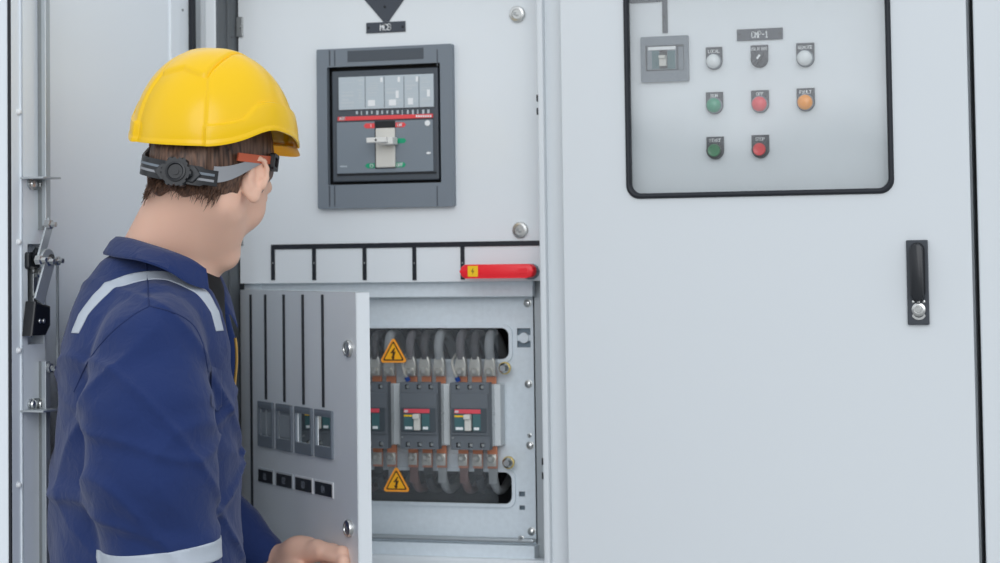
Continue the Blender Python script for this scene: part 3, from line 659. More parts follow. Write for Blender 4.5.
def flat(p0, p1, n, w_, th=.003):
    a_, b_ = np.array(OD.uv(*p0, n)), np.array(OD.uv(*p1, n)); d_ = (b_-a_)/np.linalg.norm(b_-a_); s_ = np.array([-d_[1], d_[0]])*w_
    bm = new(); prism(bm, OD, [tuple(a_-s_-d_*w_), tuple(b_-s_+d_*w_), tuple(b_+s_+d_*w_), tuple(a_+s_-d_*w_)], n-th/2, n+th/2, .0006); return bm
obj('link_bar', flat((49.5, 225), (40.5, 258), .026, .008), zinc_flat, outer)
bm = new(); u, v = OD.uv(47.5, 260, .03); prism(bm, OD, circ(u, v, .017, 20), .028, .032, .001); obj('cam_plate', bm, zinc_flat, outer)
obj('link_bar', flat((48, 268), (41, 294), .034, .012), zinc_flat, outer)
for px, py, n in ((49.8, 224.5, .03), (40.2, 260, .03), (48, 261.5, .034), (57, 261, .03), (49.8, 368, .024), (37.5, 273, .012), (37.5, 296.5, .012)):
    bm = new(); u, v = OD.uv(px, py, n); lathe(bm, OD, u, v, [(.0075, n-.006), (.0075, n+.003), (.0045, n+.004), (.004, n+.011), (0, n+.012)], 6); obj('bolt', bm, steel, outer, 30)
bm = new(); r = OD.rect(28, 252, 40, 269, .01); box(bm, OD, r, -.018, .012, .004); tube(bm, [OD.w((r[0]+r[1])/2-.004, (r[2]+r[3])/2+.012, .012), OD.w((r[0]+r[1])/2+.016, (r[2]+r[3])/2, .03)], .009, 12); obj('lock_shaft', bm, handle_k, outer)
bm = new(); r = OD.rect(32.5, 268, 36.5, 302, .008); box(bm, OD, r, -.018, .010, .001); obj('lock_bracket', bm, steel_d, outer)
bm = new(); r = OD.rect(27.5, 301, 46.5, 335.5, .016); prism(bm, OD, [(r[0], r[2]), (r[1]-.012, r[2]), (r[1], r[2]+.014), (r[1], r[3]-.008), (r[0]+.010, r[3])], .006, .024, .003); lc = obj('lock_case', bm, blackpl, outer)
for px in (41, 45):
    bm = new(); u, v = OD.uv(px, 321, .026); screw(bm, OD, u, v, .024, .003, .002); obj('screw', bm, steel, outer)
bm = new(); u = ou(57.5, .014, 300); box(bm, OD, (u-.0012, u+.0012, OD.uv(57, 375, .014)[1], OD.uv(57, 262, .014)[1]), .012, .016); obj('cam_rod', bm, zinc_flat, outer)

# ================================================================ cabinet with the CMP-1 panel
cab2 = thing('electrical_cabinet', 'closed grey electrical cabinet with glazed window of indicator lamps and black swing handle', 'electrical cabinet', (1.0, .2, 0))
a = DOORP.uv(564.5, 280)[0]; b = DOORP.uv(968.0, 150)[0]; b = (DOORP.uv(966, 20)[0] + DOORP.uv(979, 550)[0])/2
bm = new()
for r in ((a-.002, a+.002, .1, TOPZ), (b-.004, b, .1, TOPZ)): box(bm, FRONT, r, back, .055)
box(bm, FRONT, (a, b, .1, TOPZ), back, back+.004); box(bm, FRONT, (a, b, TOPZ-.004, TOPZ), back, .06); box(bm, FRONT, (a, b, .02, .1), back, .05, .003)
obj('body', bm, paint, cab2)
bm = new(); box(bm, FRONT, (a+.01, b-.01, .15, TOPZ-.06), .060, .0646); obj('inner_panel', bm, paint_in_lift, cab2)
wo = (DOORP.uv(625.6, 150)[0], DOORP.uv(893.6, 150)[0], DOORP.uv(760, 196.4)[1], DOORP.uv(760, -30)[1])
g = .0088; wi = (wo[0]+g, wo[1]-g, wo[2]+g, wo[3]-g)
bm = new()
out_ = [(a, .13), (b, .13), (b, TOPZ-.03), (a, TOPZ-.03)]
sheet_holes(bm, DOORP, (a, b, .13, TOPZ-.03), [(wo[0]+.0078, wo[1]-.0078, wo[2]+.0078, wo[3]-.0078)], -.002, 0)
dr = obj('door', bm, paint, cab2)
bm = new(); 
for r in ((a, a+.002, .13, TOPZ-.03), (b-.002, b, .13, TOPZ-.03), (a, b, .13, .132), (a, b, TOPZ-.032, TOPZ-.03)): box(bm, DOORP, r, -.024, -.0003)
obj('folded_edge', bm, paint, dr)
bm = new(); o_ = rrect(wo, .022, 10); i_ = rrect(wi, .016, 10); k = len(o_)
rings = [(o_, 0.), (rrect((wo[0]+.001, wo[1]-.001, wo[2]+.001, wo[3]-.001), .0215, 10), .004), (rrect((wo[0]+.0035, wo[1]-.0035, wo[2]+.0035, wo[3]-.0035), .0195, 10), .006), (rrect((wi[0]-.002, wi[1]+.002, wi[2]-.002, wi[3]+.002), .0175, 10), .005), (i_, .001), (i_, -.006), (o_, -.006)]
vr = [[bm.verts.new(DOORP.w(u, v, n)) for u, v in pts] for pts, n in rings]
for q in range(len(vr)):
    A, B = vr[q], vr[(q+1) % len(vr)]
    for i in range(k): bm.faces.new((A[i], A[(i+1) % k], B[(i+1) % k], B[i]))
obj('window_gasket', bm, rubber, dr, 60)
bm = new(); box(bm, DOORP, (wi[0]-.0005, wi[1]+.0005, wi[2]-.0005, wi[3]+.0005), -.0045, -.0015); obj('window_pane', bm, glass_m, dr)
# swing handle
r = DOORP.rect(906.8, 240, 928.4, 324.8, .006); bm = new(); box(bm, DOORP, r, 0, .007, .0015); obj('handle_plate', bm, handle_b, dr)
r2 = DOORP.rect(909.8, 242.6, 924.6, 299, .012); bm = new(); prism(bm, DOORP, rrect((r2[0], r2[1], r2[2], r2[3]), .0105, 6), .0055, .0085); obj('handle_recess', bm, slot_m, dr)
bm = new(); rl = (r2[0]+.0012, r2[1]-.0012, r2[2]-.004, r2[3]-.0015); pts = rrect(rl, .0098, 7); prism(bm, DOORP, pts, .007, .019, .003); obj('handle_lever', bm, handle_k, dr, 35)
r3 = DOORP.rect(911.5, 300.5, 926, 321.5, .008); bm = new(); cu_, cv_ = (r3[0]+r3[1])/2, (r3[2]+r3[3])/2
lathe(bm, DOORP, cu_, cv_+.002, [(.0105, .0065), (.0105, .0095), (.0085, .0105), (.0062, .0105), (.006, .0095), (.0045, .0095), (.004, .0112), (0, .0112)], 28)
for sx_, sy_ in ((-.008, .014), (0, .0135), (.008, .014)): box(bm, DOORP, (cu_+sx_-.002, cu_+sx_+.002, cv_+sy_-.002, cv_+sy_+.002), .0065, .0085, .0005)
arc = [(cu_+.0105*math.cos(t_), cv_-.005+.0085*math.sin(t_)) for t_ in np.linspace(PI*1.08, PI*1.92, 12)]
arc2 = [(cu_+.0085*math.cos(t_), cv_-.002+.008*math.sin(t_)) for t_ in np.linspace(PI*1.92, PI*1.08, 12)]
prism(bm, DOORP, arc+arc2, .0065, .0085); obj('lock_cylinder', bm, steel, dr, 40)

PANEL = Plane((0, -.0652, 0), X)
# devices on the CMP-1 panel -----------------------------------------------------------
r = PANEL.rect(737, 28.6, 783, 40.2); t = thing('nameplate', 'dark nameplate lettered CMP-1 behind the window glass', 'nameplate', PANEL.w((r[0]+r[1])/2, r[2], 0))
bm = new(); box(bm, PANEL, r, 0, .0022, .0005); obj('plate', bm, strip_g, t)
bm = new(); text(bm, PANEL, 'CMP-1', PANEL.rect(752, 31.4, 768, 37.6), .0022); obj('lettering', bm, white_m, t)
for px, py in ((740, 35), (780, 33.5)):
    bm = new(); u, v = PANEL.uv(px, py); lathe(bm, PANEL, u, v, [(.0022, .0022), (.002, .0032), (0, .0034)], 12); obj('rivet', bm, slot_m, t)
def station(x0, y0, x1, y1, s, kind, mt_, label, name, cat, grp):
    r = PANEL.rect(x0, y0, x1, y1); w_ = (r[1]-r[0])/2; cu_ = (r[0]+r[1])/2; cv_ = r[2]+w_
    t = thing(name, label, cat, PANEL.w(cu_, r[2], 0), grp)
    pts = [(cu_+w_, r[3]), (cu_-w_, r[3])] + [(cu_+w_*math.cos(a_), cv_+w_*math.sin(a_)) for a_ in np.linspace(PI, 2*PI, 18)]
    bm = new(); prism(bm, PANEL, pts, 0, .003, .0005); obj('legend_plate', bm, plate_m, t)
    h_ = (r[3]-cv_-w_*.86); tw = .00178*len(s) if kind != 'selector' else w_*.92; tm = r[3]-h_*.5-.0008
    bm = new(); text(bm, PANEL, s, (cu_-tw, cu_+tw, tm-.0024, tm+.0022), .003); obj('lettering', bm, white_m, t)
    R_ = w_*.93
    if kind == 'selector':
        bm = new(); lathe(bm, PANEL, cu_, cv_, [(R_, .003), (R_, .007), (R_*.8, .008), (R_*.74, .008), (0, .008)], 32); obj('collar', bm, plate_m, t, 40)
        c_, s_ = math.cos(math.radians(52)), math.sin(math.radians(52)); L_, B_ = w_*.74, w_*.26
        pts = [(cu_+a_*c_-b_*s_, cv_+a_*s_+b_*c_) for a_, b_ in ((L_, -B_*.7), (L_, B_*.7), (-L_, B_), (-L_, -B_))]
        bm = new(); prism(bm, PANEL, pts, .007, .019, .0015); kb = obj('knob', bm, plate_m, t)
        bm = new(); pts = [(cu_+a_*c_-b_*s_, cv_+a_*s_+b_*c_) for a_, b_ in ((.0068, -.0016), (.0068, .0016), (-.001, .0016), (-.001, -.0016))]; prism(bm, PANEL, pts, .0185, .0196); obj('pointer', bm, white_m, kb)
    elif kind == 'lamp':
        bm = new(); lathe(bm, PANEL, cu_, cv_, [(R_, .003), (R_, .007), (R_*.92, .008), (R_*.88, .008)], 32); obj('collar', bm, bezel_m, t, 40)
        bm = new(); lathe(bm, PANEL, cu_, cv_, [(R_*.9, .004), (R_*.9, .010), (R_*.84, .0135), (R_*.6, .0162), (R_*.3, .0175), (0, .018)], 32); obj('lens', bm, mt_, t, 60)
    else:
        bm = new(); lathe(bm, PANEL, cu_, cv_, [(R_, .003), (R_, .0095), (R_*.9, .0105), (R_*.8, .0105), (R_*.8, .006)], 32); obj('collar', bm, handle_k, t, 40)
        bm = new(); lathe(bm, PANEL, cu_, cv_, [(R_*.77, .004), (R_*.77, .0125), (R_*.7, .0135), (R_*.45, .0128), (0, .0125)], 32); obj('push_cap', bm, mt_, t, 40)
LG = 'indicator lamps of the CMP-1 panel'; BG = 'push buttons of the CMP-1 panel'
station(706.2, 47.2, 722.6, 70, 'LOCAL', 'lamp', lens_w, 'white indicator lamp lettered LOCAL, left of the selector switch', 'indicator_lamp', 'indicator lamp', LG)
station(751, 45.2, 768.4, 68, 'LOCAL OFF REMOTE', 'selector', None, 'black rotary selector switch with white pointer under the CMP-1 plate', 'selector_switch', 'switch', None)
station(796.6, 43, 814.6, 67.5, 'REMOTE', 'lamp', lens_w, 'white indicator lamp lettered REMOTE, right of the selector switch', 'indicator_lamp', 'indicator lamp', LG)
station(706.3, 92.2, 723.4, 114.3, 'RUN', 'lamp', lens_g, 'green indicator lamp lettered RUN, above the green start button', 'indicator_lamp', 'indicator lamp', LG)
station(751.5, 90.3, 769.2, 113.2, 'OFF', 'lamp', lens_r, 'red indicator lamp lettered OFF, above the red stop button', 'indicator_lamp', 'indicator lamp', LG)
station(797, 88.2, 815, 111.6, 'FAULT', 'lamp', lens_a, 'amber indicator lamp lettered FAULT, right end of its row', 'indicator_lamp', 'indicator lamp', LG)
station(706.9, 136.8, 724.2, 159.5, 'START', 'button', but_g, 'green push button lettered START in the bottom row', 'push_button', 'push button', BG)
station(752, 135, 769.4, 158.4, 'STOP', 'button', but_r, 'red push button lettered STOP in the bottom row', 'push_button', 'push button', BG)
# small breaker with a square bezel behind the window
r = PANEL.rect(641.6, 36.4, 689.2, 82); hol = PANEL.rect(646.5, 45.5, 684.8, 71)
t = thing('circuit_breaker', 'small grey square breaker behind the window glass, beneath the grey strip', 'circuit breaker', PANEL.w((r[0]+r[1])/2, r[2], 0))
bm = new(); ring(bm, PANEL, rrect(r, .002, 3), rrect(hol, .001, 3), 0, .006); obj('bezel', bm, bezel_m, t)
bm = new(); box(bm, PANEL, (hol[0], hol[1], hol[2], hol[3]), .0, .002); obj('body', bm, bezel_d, t)
bm = new(); box(bm, PANEL, PANEL.rect(648, 47, 677, 70), .002, .006, .001); fc = obj('face', bm, mat('breaker_slate', (0, 0, 0, 1)), t)
bm = new(); box(bm, PANEL, PANEL.rect(649, 46.9, 676.4, 50.2), .005, .0068); obj('red_strip', bm, mat('white_print', (0,)*4), fc)
for q in ((653, 51, 660, 69), (668.5, 51, 676, 69)):
    bm = new(); box(bm, PANEL, PANEL.rect(*q), .005, .0064); obj('position_label', bm, teal_m, fc)
bm = new(); box(bm, PANEL, PANEL.rect(660.4, 50.5, 668.2, 69), .005, .0066); obj('toggle_slot', bm, slot_m, fc)
bm = new(); box(bm, PANEL, PANEL.rect(660.8, 56, 667.8, 66.5), .006, .012, .001); box(bm, PANEL, PANEL.rect(661, 56, 667.6, 59), .011, .018, .001); obj('toggle', bm, toggle_m, t)
bm = new(); box(bm, PANEL, PANEL.rect(679, 47, 684, 70), .002, .004, .0005); obj('side_rib', bm, bezel_m, t)
# grey L-shaped strip above it
q = PANEL.rect(662.4, -8, 667.6, 33); hq = PANEL.rect(600, -3, 667.6, 3.2)
bm = new(); prism(bm, PANEL, [(q[0], q[2]), (q[1], q[2]), (q[1], hq[3]), (hq[0], hq[3]), (hq[0], hq[2]), (q[0], hq[2])], 0, .002); 
o = obj('busbar_strip', bm, strip_g, cab2)
bm = new(); u, v = PANEL.uv(665, 17); lathe(bm, PANEL, u, v, [(.0018, .002), (.0018, .0026), (0, .0026)], 10); obj('pin', bm, slot_m, cab2)

# ================================================================ neighbouring cabinets
def plain_cabinet(u0, u1, label):
    t = thing('electrical_cabinet', label, 'electrical cabinet', ((u0+u1)/2, .2, 0))
    bm = new(); box(bm, FRONT, (u0, u1, .1, TOPZ), back, .06); box(bm, FRONT, (u0, u1, .02, .1), back, .05); obj('body', bm, paint, t)
    bm = new(); box(bm, DOORP, (u0+.003, u1-.003, .13, TOPZ-.03), -.026, 0, .003); obj('door', bm, paint, t)
    return t
plain_cabinet(b+.007, b+.75, 'closed plain grey cabinet at the right edge of the photo, right of the black gap')
plain_cabinet(uL0-.85, uL0-.035, 'closed plain grey cabinet at the left edge of the photo, behind the open door')
bm = new(); box(bm, FRONT, (b+.0002, b+.0062, .02, TOPZ), .0, .03); o = obj('gap_gasket', bm, rubber, cab2)
bm = new(); box(bm, FRONT, (uL0-.035, uL0, .02, TOPZ), .0, .03); o = obj('joint_cover', bm, paint, cab)
#PERSON
# ================================================================ the worker
def smin(a, b, k):
    h = np.clip(.5 + .5*(b-a)/k, 0, 1); return b + (a-b)*h - k*h*(1-h)
def smax(a, b, k): return -smin(-a, -b, k)
class Field:
    """smooth union of rounded limbs, ellipsoids and lofts: one continuous surface"""
    def __init__(s): s.p = []
    def add(s, f, c, R, k=.01, mode='u'): s.p.append((f, np.array(c, float), R, k, mode))
    def cone(s, a, b, ra, rb, k=.01, mode='u'):
        a, b = np.array(a, float), np.array(b, float); ba = b-a; L = max(ba@ba, 1e-9)
        def f(p):
            t = np.clip((p-a)@ba/L, 0, 1); return np.linalg.norm(p-a-t[:, None]*ba, axis=1) - (ra+(rb-ra)*t)
        s.add(f, (a+b)/2, math.sqrt(L)/2+max(ra, rb), k, mode)
    def chain(s, pts, rs, k=.01):
        for i in range(len(pts)-1): s.cone(pts[i], pts[i+1], rs[i], rs[i+1], k)
    def ell(s, c, B, r, k=.01, mode='u'):
        c, r = np.array(c, float), np.array(r, float); B = np.array(B, float)      # rows of B are the axes
        def f(p):
            q = (p-c)@B.T; k0 = np.linalg.norm(q/r, axis=1); k1 = np.linalg.norm(q/(r*r), axis=1); return k0*(k0-1)/np.maximum(k1, 1e-9)
        s.add(f, c, float(r.max()), k, mode)
    def __call__(s, p, bs=.02):
        d = np.full(len(p), .25)
        if len(p) == 0: return d
        l_, h_ = p.min(0), p.max(0); pc_, pr_ = (l_+h_)/2, np.linalg.norm(h_-l_)/2
        for f, c, R, k, mode in s.p:
            if np.linalg.norm(c-pc_) > R + bs + .06 + pr_: continue
            m_ = np.linalg.norm(p-c, axis=1) < R + bs + .06
            if not m_.any(): continue
            v = f(p[m_])
            if mode == 'u': d[m_] = smin(d[m_], v, k)
            elif mode == 's': d[m_] = smax(d[m_], -v, k)
            else: d[m_] = d[m_] + v
        return d
def surface_mesh(fn, lo, hi, h, project=2):
    """surface nets over the blocks the surface passes through; returns vertices and quads"""
    B = 8; lo = np.array(lo, float); hi = np.array(hi, float); nb = np.ceil((hi-lo)/(B*h)).astype(int)
    g = np.stack(np.meshgrid(*[np.arange(n) for n in nb], indexing='ij'), -1).reshape(-1, 3)
    d = np.concatenate([fn(q, B*h) for q in np.array_split(lo + (g+.5)*B*h, max(1, len(g)//300))]); g = g[np.abs(d) < B*h*1.45]
    c9 = np.stack(np.meshgrid(*[np.arange(9)]*3, indexing='ij'), -1).reshape(-1, 3)
    idx = g[:, None, :]*B + c9[None]; Vv = np.empty((len(g), 729))
    for i in range(0, len(g), 24):
        q = lo + idx[i:i+24].reshape(-1, 3)*h; Vv[i:i+24] = fn(q, h).reshape(-1, 729)
    Vv = Vv.reshape(-1, 9, 9, 9); S = Vv < 0; dims = nb*B + 1
    key = lambda a: (a[..., 0].astype(np.int64)*dims[1] + a[..., 1])*dims[2] + a[..., 2]
    corners = [(a, b, c) for a in (0, 1) for b in (0, 1) for c in (0, 1)]
    cs = np.stack([S[:, a:a+8, b:b+8, c:c+8] for a, b, c in corners], -1); cv = np.stack([Vv[:, a:a+8, b:b+8, c:c+8] for a, b, c in corners], -1)
    act = cs.any(-1) & ~cs.all(-1); bi, x, y, z = np.nonzero(act)
    cell = g[bi]*B + np.stack([x, y, z], -1); cs, cv = cs[act], cv[act]; P_ = np.zeros((len(cell), 3)); n_ = np.zeros(len(cell))
    ca = np.array(corners, float)
    for i in range(8):
        for j in range(i+1, 8):
            if np.abs(ca[i]-ca[j]).sum() != 1: continue
            m_ = cs[:, i] != cs[:, j]; t = cv[m_, i]/(cv[m_, i]-cv[m_, j]); P_[m_] += ca[i] + t[:, None]*(ca[j]-ca[i]); n_[m_] += 1
    vert = lo + (cell + P_/n_[:, None])*h; ck = key(cell); o = np.argsort(ck); ck, vert = ck[o], vert[o]
    faces = []
    for ax in range(3):
        sl0 = [slice(0, 8)]*3; sl1 = list(sl0); sl1[ax] = slice(1, 9)
        a_, b_ = S[(slice(None), *sl0)], S[(slice(None), *sl1)]; bi, x, y, z = np.nonzero(a_ != b_)
        p = g[bi]*B + np.stack([x, y, z], -1); flip = a_[bi, x, y, z]; e1, e2 = np.eye(3, dtype=int)[(ax+1) % 3], np.eye(3, dtype=int)[(ax+2) % 3]
        q = np.stack([p-e1-e2, p-e2, p, p-e1], 1); kk = key(q); ii = np.searchsorted(ck, kk); ii = np.minimum(ii, len(ck)-1)
        ok = (ck[ii] == kk).all(1) & (q >= 0).all((1, 2)); ii = ii[ok]; fl = flip[ok]; ii[~fl] = ii[~fl][:, ::-1]; faces.append(ii)
    for _ in range(project):
        fc_ = lambda q: np.concatenate([fn(x, h) for x in np.array_split(q, max(1, len(q)//2500))])
        dv = fc_(vert); e = h*.25; gr = np.stack([fc_(vert+np.eye(3)[i]*e)-fc_(vert-np.eye(3)[i]*e) for i in range(3)], -1)/(2*e)
        gn = np.maximum((gr**2).sum(1), .2); st = (dv/gn)[:, None]*gr; L = np.linalg.norm(st, axis=1, keepdims=True); vert = vert - st*np.minimum(1, h*.6/np.maximum(L, 1e-9))
    return vert, np.concatenate(faces)
def mesh_obj(name, v, f, mt, parent, smooth=True):
    me = bpy.data.meshes.new(name); b = BASE[root_of(parent).name] if parent else np.zeros(3); v = v - b
    me.vertices.add(len(v)); me.vertices.foreach_set('co', v.astype(np.float32).ravel())
    f = np.asarray(f); k = f.shape[1]; me.loops.add(f.size); me.loops.foreach_set('vertex_index', f.astype(np.int32).ravel())
    me.polygons.add(len(f)); me.polygons.foreach_set('loop_start', np.arange(0, f.size, k, dtype=np.int32)); me.update(calc_edges=True)
    me.polygons.foreach_set('use_smooth', [smooth]*len(f)); me.materials.append(mt); me.validate()
    o = bpy.data.objects.new(name, me); COL.objects.link(o); o.parent = parent
    return o
def march(fn, px, py, d0, d1, step=.006):
    """first hit of a viewing line with a surface"""
    ds = np.arange(d0, d1, step); v = fn(CAM + ray(px, py)*ds[:, None], .01); i = np.argmax(v < 0)
    if v[i] >= 0: return None
    a, b = ds[max(i-1, 0)], ds[i]
    for _ in range(16):
        m_ = (a+b)/2
        if fn(W(px, py, m_)[None], .01)[0] < 0: b = m_
        else: a = m_
    return W(px, py, a)
def unit(v): v = np.array(v, float); return v/np.linalg.norm(v)
ZU = np.array([0, 0, 1.])
vd = ray(170, 300); vd[2] = 0; vd = unit(vd); vr = np.cross(vd, ZU)          # away from the camera, and to its right
foot = W(150, 400, 3.26); 
man = thing('person', 'person in navy coverall and yellow hard hat, holding the open inner door', 'person', (foot[0], foot[1], 0))

# ---- head frame
HA, HP, HR = math.radians(36), math.radians(-25), math.radians(3)
hy0 = math.cos(HA)*vd + math.sin(HA)*vr; hx0 = np.cross(hy0, ZU)
hy_ = math.cos(HP)*hy0 + math.sin(HP)*ZU; hz_ = np.cross(hx0, hy_)
hx_ = math.cos(HR)*hx0 - math.sin(HR)*hz_; hz_ = np.cross(hx_, hy_); HB = np.stack([hx_, hy_, hz_])
BY = math.cos(math.radians(-9))*hy0 + math.sin(math.radians(-9))*ZU; BZ = np.cross(hx0, BY)
BX = math.cos(HR)*hx0 - math.sin(HR)*BZ; BZ = np.cross(BX, BY)                # the headgear sits more level than the head
HO = W(211.5, 180, 3.25)
def H2(x, y, z): return HO + x*BX + y*BY + z*BZ
def H(x, y, z): return HO + x*hx_ + y*hy_ + z*hz_
# ---- torso frame: faces right in the photo, chest slightly towards the cabinet
TA = math.radians(86)
tf = math.cos(TA)*vd + math.sin(TA)*vr; tr = np.cross(tf, ZU)                 # forward, and the worker's right (towards the camera)
TO = W(150, 400, 3.26)
def T(s, f, z): return np.array([TO[0], TO[1], 0]) + s*tr + f*tf + z*ZU
def tloc(p): q = p - np.array([TO[0], TO[1], 0]); return q@tr, q@tf, p[:, 2]
# silhouette of the coverall: (height in the photo, back, front, half width)
prof = [(236, 124, 190, .050), (250, 112, 205, .066), (262, 100, 214, .085), (276, 90, 221, .115), (292, 80, 228, .150), (312, 71, 234, .178), (345, 61, 239, .197), (400, 57, 241, .205), (480, 52, 241, .208), (563, 52, 242, .205), (640, 52, 238, .20), (720, 50, 236, .205), (800, 56, 232, .20)]
pz, pc, pb, pa = [], [], [], []
for y, x0, x1, a_ in prof:
    c0_, c1_ = W(x0, y, 3.26), W(x1, y, 3.26); t0, t1 = (c0_-T(0, 0, 0))@tf, (c1_-T(0, 0, 0))@tf
    pz.append((c0_[2]+c1_[2])/2); pc.append((t0+t1)/2); pb.append((t1-t0)/2); pa.append(a_)
pz, pc, pb, pa = [np.array(x)[::-1] for x in (pz, pc, pb, pa)]
ztop, zbot = pz[-1], pz[0]
def loft(off, zt, zb, kf=.03):
    def f(p):
        s_, f_, z = tloc(p); zc = np.clip(z, pz[0], pz[-1]); c = np.interp(zc, pz, pc); b = np.interp(zc, pz, pb)-off; a = np.interp(zc, pz, pa)-off
        q = (np.abs(s_/a)**2.15 + np.abs((f_-c)/b)**2.15)**(1/2.15); d = (q-1)*np.minimum(a, b)*.9
        return smax(smax(d, z-zt, kf), zb-z, kf)
    return f
# arm joints
SHR, ELR, WRR = W(150, 336, 3.10), W(160, 520, 3.06), W(206, 690, 3.05)
SHL, ELL, WRL = W(166, 338, 3.42), W(196, 506, 3.52), W(264, 559, 3.495)
hipz = pz[0] + .02
HIPR, HIPL = T(.095, .0, hipz), T(-.095, .0, hipz); KNR, KNL = T(.11, .03, .50), T(-.11, .05, .50); ANR, ANL = T(.12, -.01, .09), T(-.12, .01, .09)

# ---- body: one continuous skin
S_ = Field()
S_.ell(H(0, -.012, .040), HB, (.0735, .097, .088), .02)                      # cranium
S_.ell(H(0, .040, -.012), HB, (.057, .050, .076), .03)                       # face
S_.cone(H(-.048, .006, -.052), H(-.016, .062, -.092), .015, .017, .03); S_.cone(H(.048, .006, -.052), H(.016, .062, -.092), .015, .017, .03)
S_.cone(H(-.012, .067, -.091), H(.012, .067, -.091), .017, .017, .02)
S_.ell(H(.034, .062, -.020), HB, (.022, .020, .022), .025); S_.ell(H(-.034, .062, -.020), HB, (.022, .020, .022), .025)
S_.cone(H(-.034, .086, .030), H(.034, .086, .030), .009, .009, .02)           # brow
S_.ell(H(.031, .100, .013), HB, (.017, .012, .011), .008, 's'); S_.ell(H(-.031, .100, .013), HB, (.017, .012, .011), .008, 's')
S_.ell(H(.031, .083, .012), HB, (.012,)*3, .003); S_.ell(H(-.031, .083, .012), HB, (.012,)*3, .003)
S_.cone(H(0, .092, .018), H(0, .112, -.020), .007, .011, .012); S_.ell(H(.011, .101, -.024), HB, (.008, .009, .007), .008); S_.ell(H(-.011, .101, -.024), HB, (.008, .009, .007), .008)
S_.cone(H(-.016, .085, -.050), H(.016, .085, -.050), .0050, .0050, .008); S_.cone(H(-.013, .084, -.060), H(.013, .084, -.060), .0055, .0055, .008)
S_.cone(H(-.018, .0915, -.0550), H(.018, .0915, -.0550), .0016, .0016, .003, 's')
for sg in (1, -1):                                                            # ears
    ex = unit(sg*hx_*.90 - hy_*.45); ez = unit(hz_ - hy_*.22); ey = np.cross(ez, ex); EB = np.stack([ex, ey, ez])
    eo = H(sg*.081, -.008, .000)
    S_.ell(eo, EB, (.0085, .0180, .031), .006)
    S_.ell(eo + ex*.011 + ey*.003 + ez*.004, EB, (.0085, .0125, .0225), .003, 's')
    hx2 = [eo + ex*.006 + ey*(.003+.0150*math.cos(a_)) + ez*(.004+.0255*math.sin(a_)) for a_ in np.linspace(-.6, 4.0, 9)]
    for q0, q1 in zip(hx2, hx2[1:]): S_.cone(q0, q1, .0032, .0032, .003)
    S_.cone(eo + ex*.004 - ey*.006 + ez*.012, eo + ex*.004 - ey*.004 - ez*.012, .0030, .0034, .004); S_.ell(eo + ex*.005 + ey*.011 - ez*.004, EB, (.004, .0045, .006), .003)
    S_.ell(eo - ez*.026 + ey*.004 + ex*.002, EB, (.0060, .0090, .010), .006)
NB = W(172, 268, 3.27)
S_.cone(H(0, -.020, -.035), NB + ZU*.02, .057, .064, .03); S_.cone(H(0, -.03, -.02), W(160, 262, 3.27), .046, .058, .03)
S_.cone(H(.052, -.02, -.05), NB + tf*.045 + ZU*.0, .012, .012, .03)           # neck tendon
S_.add(loft(.022, W(150, 262, 3.26)[2], zbot+.01, .04), T(0, 0, (ztop+zbot)/2), .62, .035)
for a_, b_, c_ in ((SHR, ELR, WRR), (SHL, ELL, WRL)): S_.chain([a_, b_, c_], [.056, .036, .0195], .015)
for a_, b_, c_ in ((HIPR, KNR, ANR), (HIPL, KNL, ANL)): S_.chain([a_, b_, c_], [.088, .055, .042], .04)
for an, s_ in ((ANR, .13), (ANL, -.13)): S_.chain([an + ZU*.0, an - ZU*.045 + tf*.06, an - ZU*.055 + tf*.15], [.042, .036, .03], .03)
def hand(F_, wr, kn, tips, thumb, fore):
    """palm from wrist to the four knuckles, then a curled chain per finger and the thumb"""
    for q, rp in zip(kn, (.0125, .0125, .012, .0105)): F_.cone(wr + (q-wr)*.12, q, .0155, rp, .014)
    F_.cone(wr + (fore-wr)*.25, wr, .0245, .022, .012); F_.ell((wr+kn[1]+kn[2])/3, np.eye(3), (.022,)*3, .02)
    for q, tp, r0 in zip(kn, tips, (.0092, .0095, .0090, .0080)): F_.chain([q, *tp], [r0+.0012, r0, r0*.92, r0*.80], .005)
    F_.chain(thumb, [.0150, .0112, .0098, .0085], .008)
# left hand: rests on the face of the open door, knuckles up, fingers curled down
wl = W(268, 561, 3.490)
kl = [W(321, 553, 3.408), W(317, 547.5, 3.424), W(310, 546.5, 3.447), W(302, 550, 3.468)]
tl = []
for q, g_ in zip(kl, (((343, 561, 3.376), (346, 577, 3.372), (336, 587, 3.385)), ((342, 552.5, 3.388), (346, 569, 3.384), (337, 580, 3.396)), ((334, 550.5, 3.406), (340, 566, 3.402), (331, 577, 3.414)), ((322, 554, 3.434), (328, 567, 3.430), (321, 577, 3.440)))):
    tl.append([W(*x) for x in g_])
hand(S_, wl, kl, tl, [wl + (kl[0]-wl)*.30 - vd*.008 - ZU*.010, W(306, 574, 3.385), W(324, 578, 3.368), W(338, 573, 3.362)], ELL)
wr_ = WRR; dn = unit(WRR-ELR)
kr = [wr_ + dn*.085 + tf*.030 - tr*.006, wr_ + dn*.090 + tf*.010, wr_ + dn*.087 - tf*.010, wr_ + dn*.080 - tf*.029]
tr_ = [[q + dn*.034 - tr*.006, q + dn*.054 - tr*.018, q + dn*.066 - tr*.032] for q in kr]
hand(S_, wr_, kr, tr_, [wr_ + dn*.03 + tf*.022, wr_ + dn*.055 + tf*.046 - tr*.008, wr_ + dn*.080 + tf*.054 - tr*.016, wr_ + dn*.10 + tf*.056 - tr*.022], ELR)
lo = np.minimum(np.minimum(HO-.2, WRR-.3), T(-.4, -.3, -.02)); hi = np.maximum(np.maximum(HO+.25, wl+.25), T(.45, .4, 1.2))
lo[2] = .0; hi[2] = HO[2] + .2
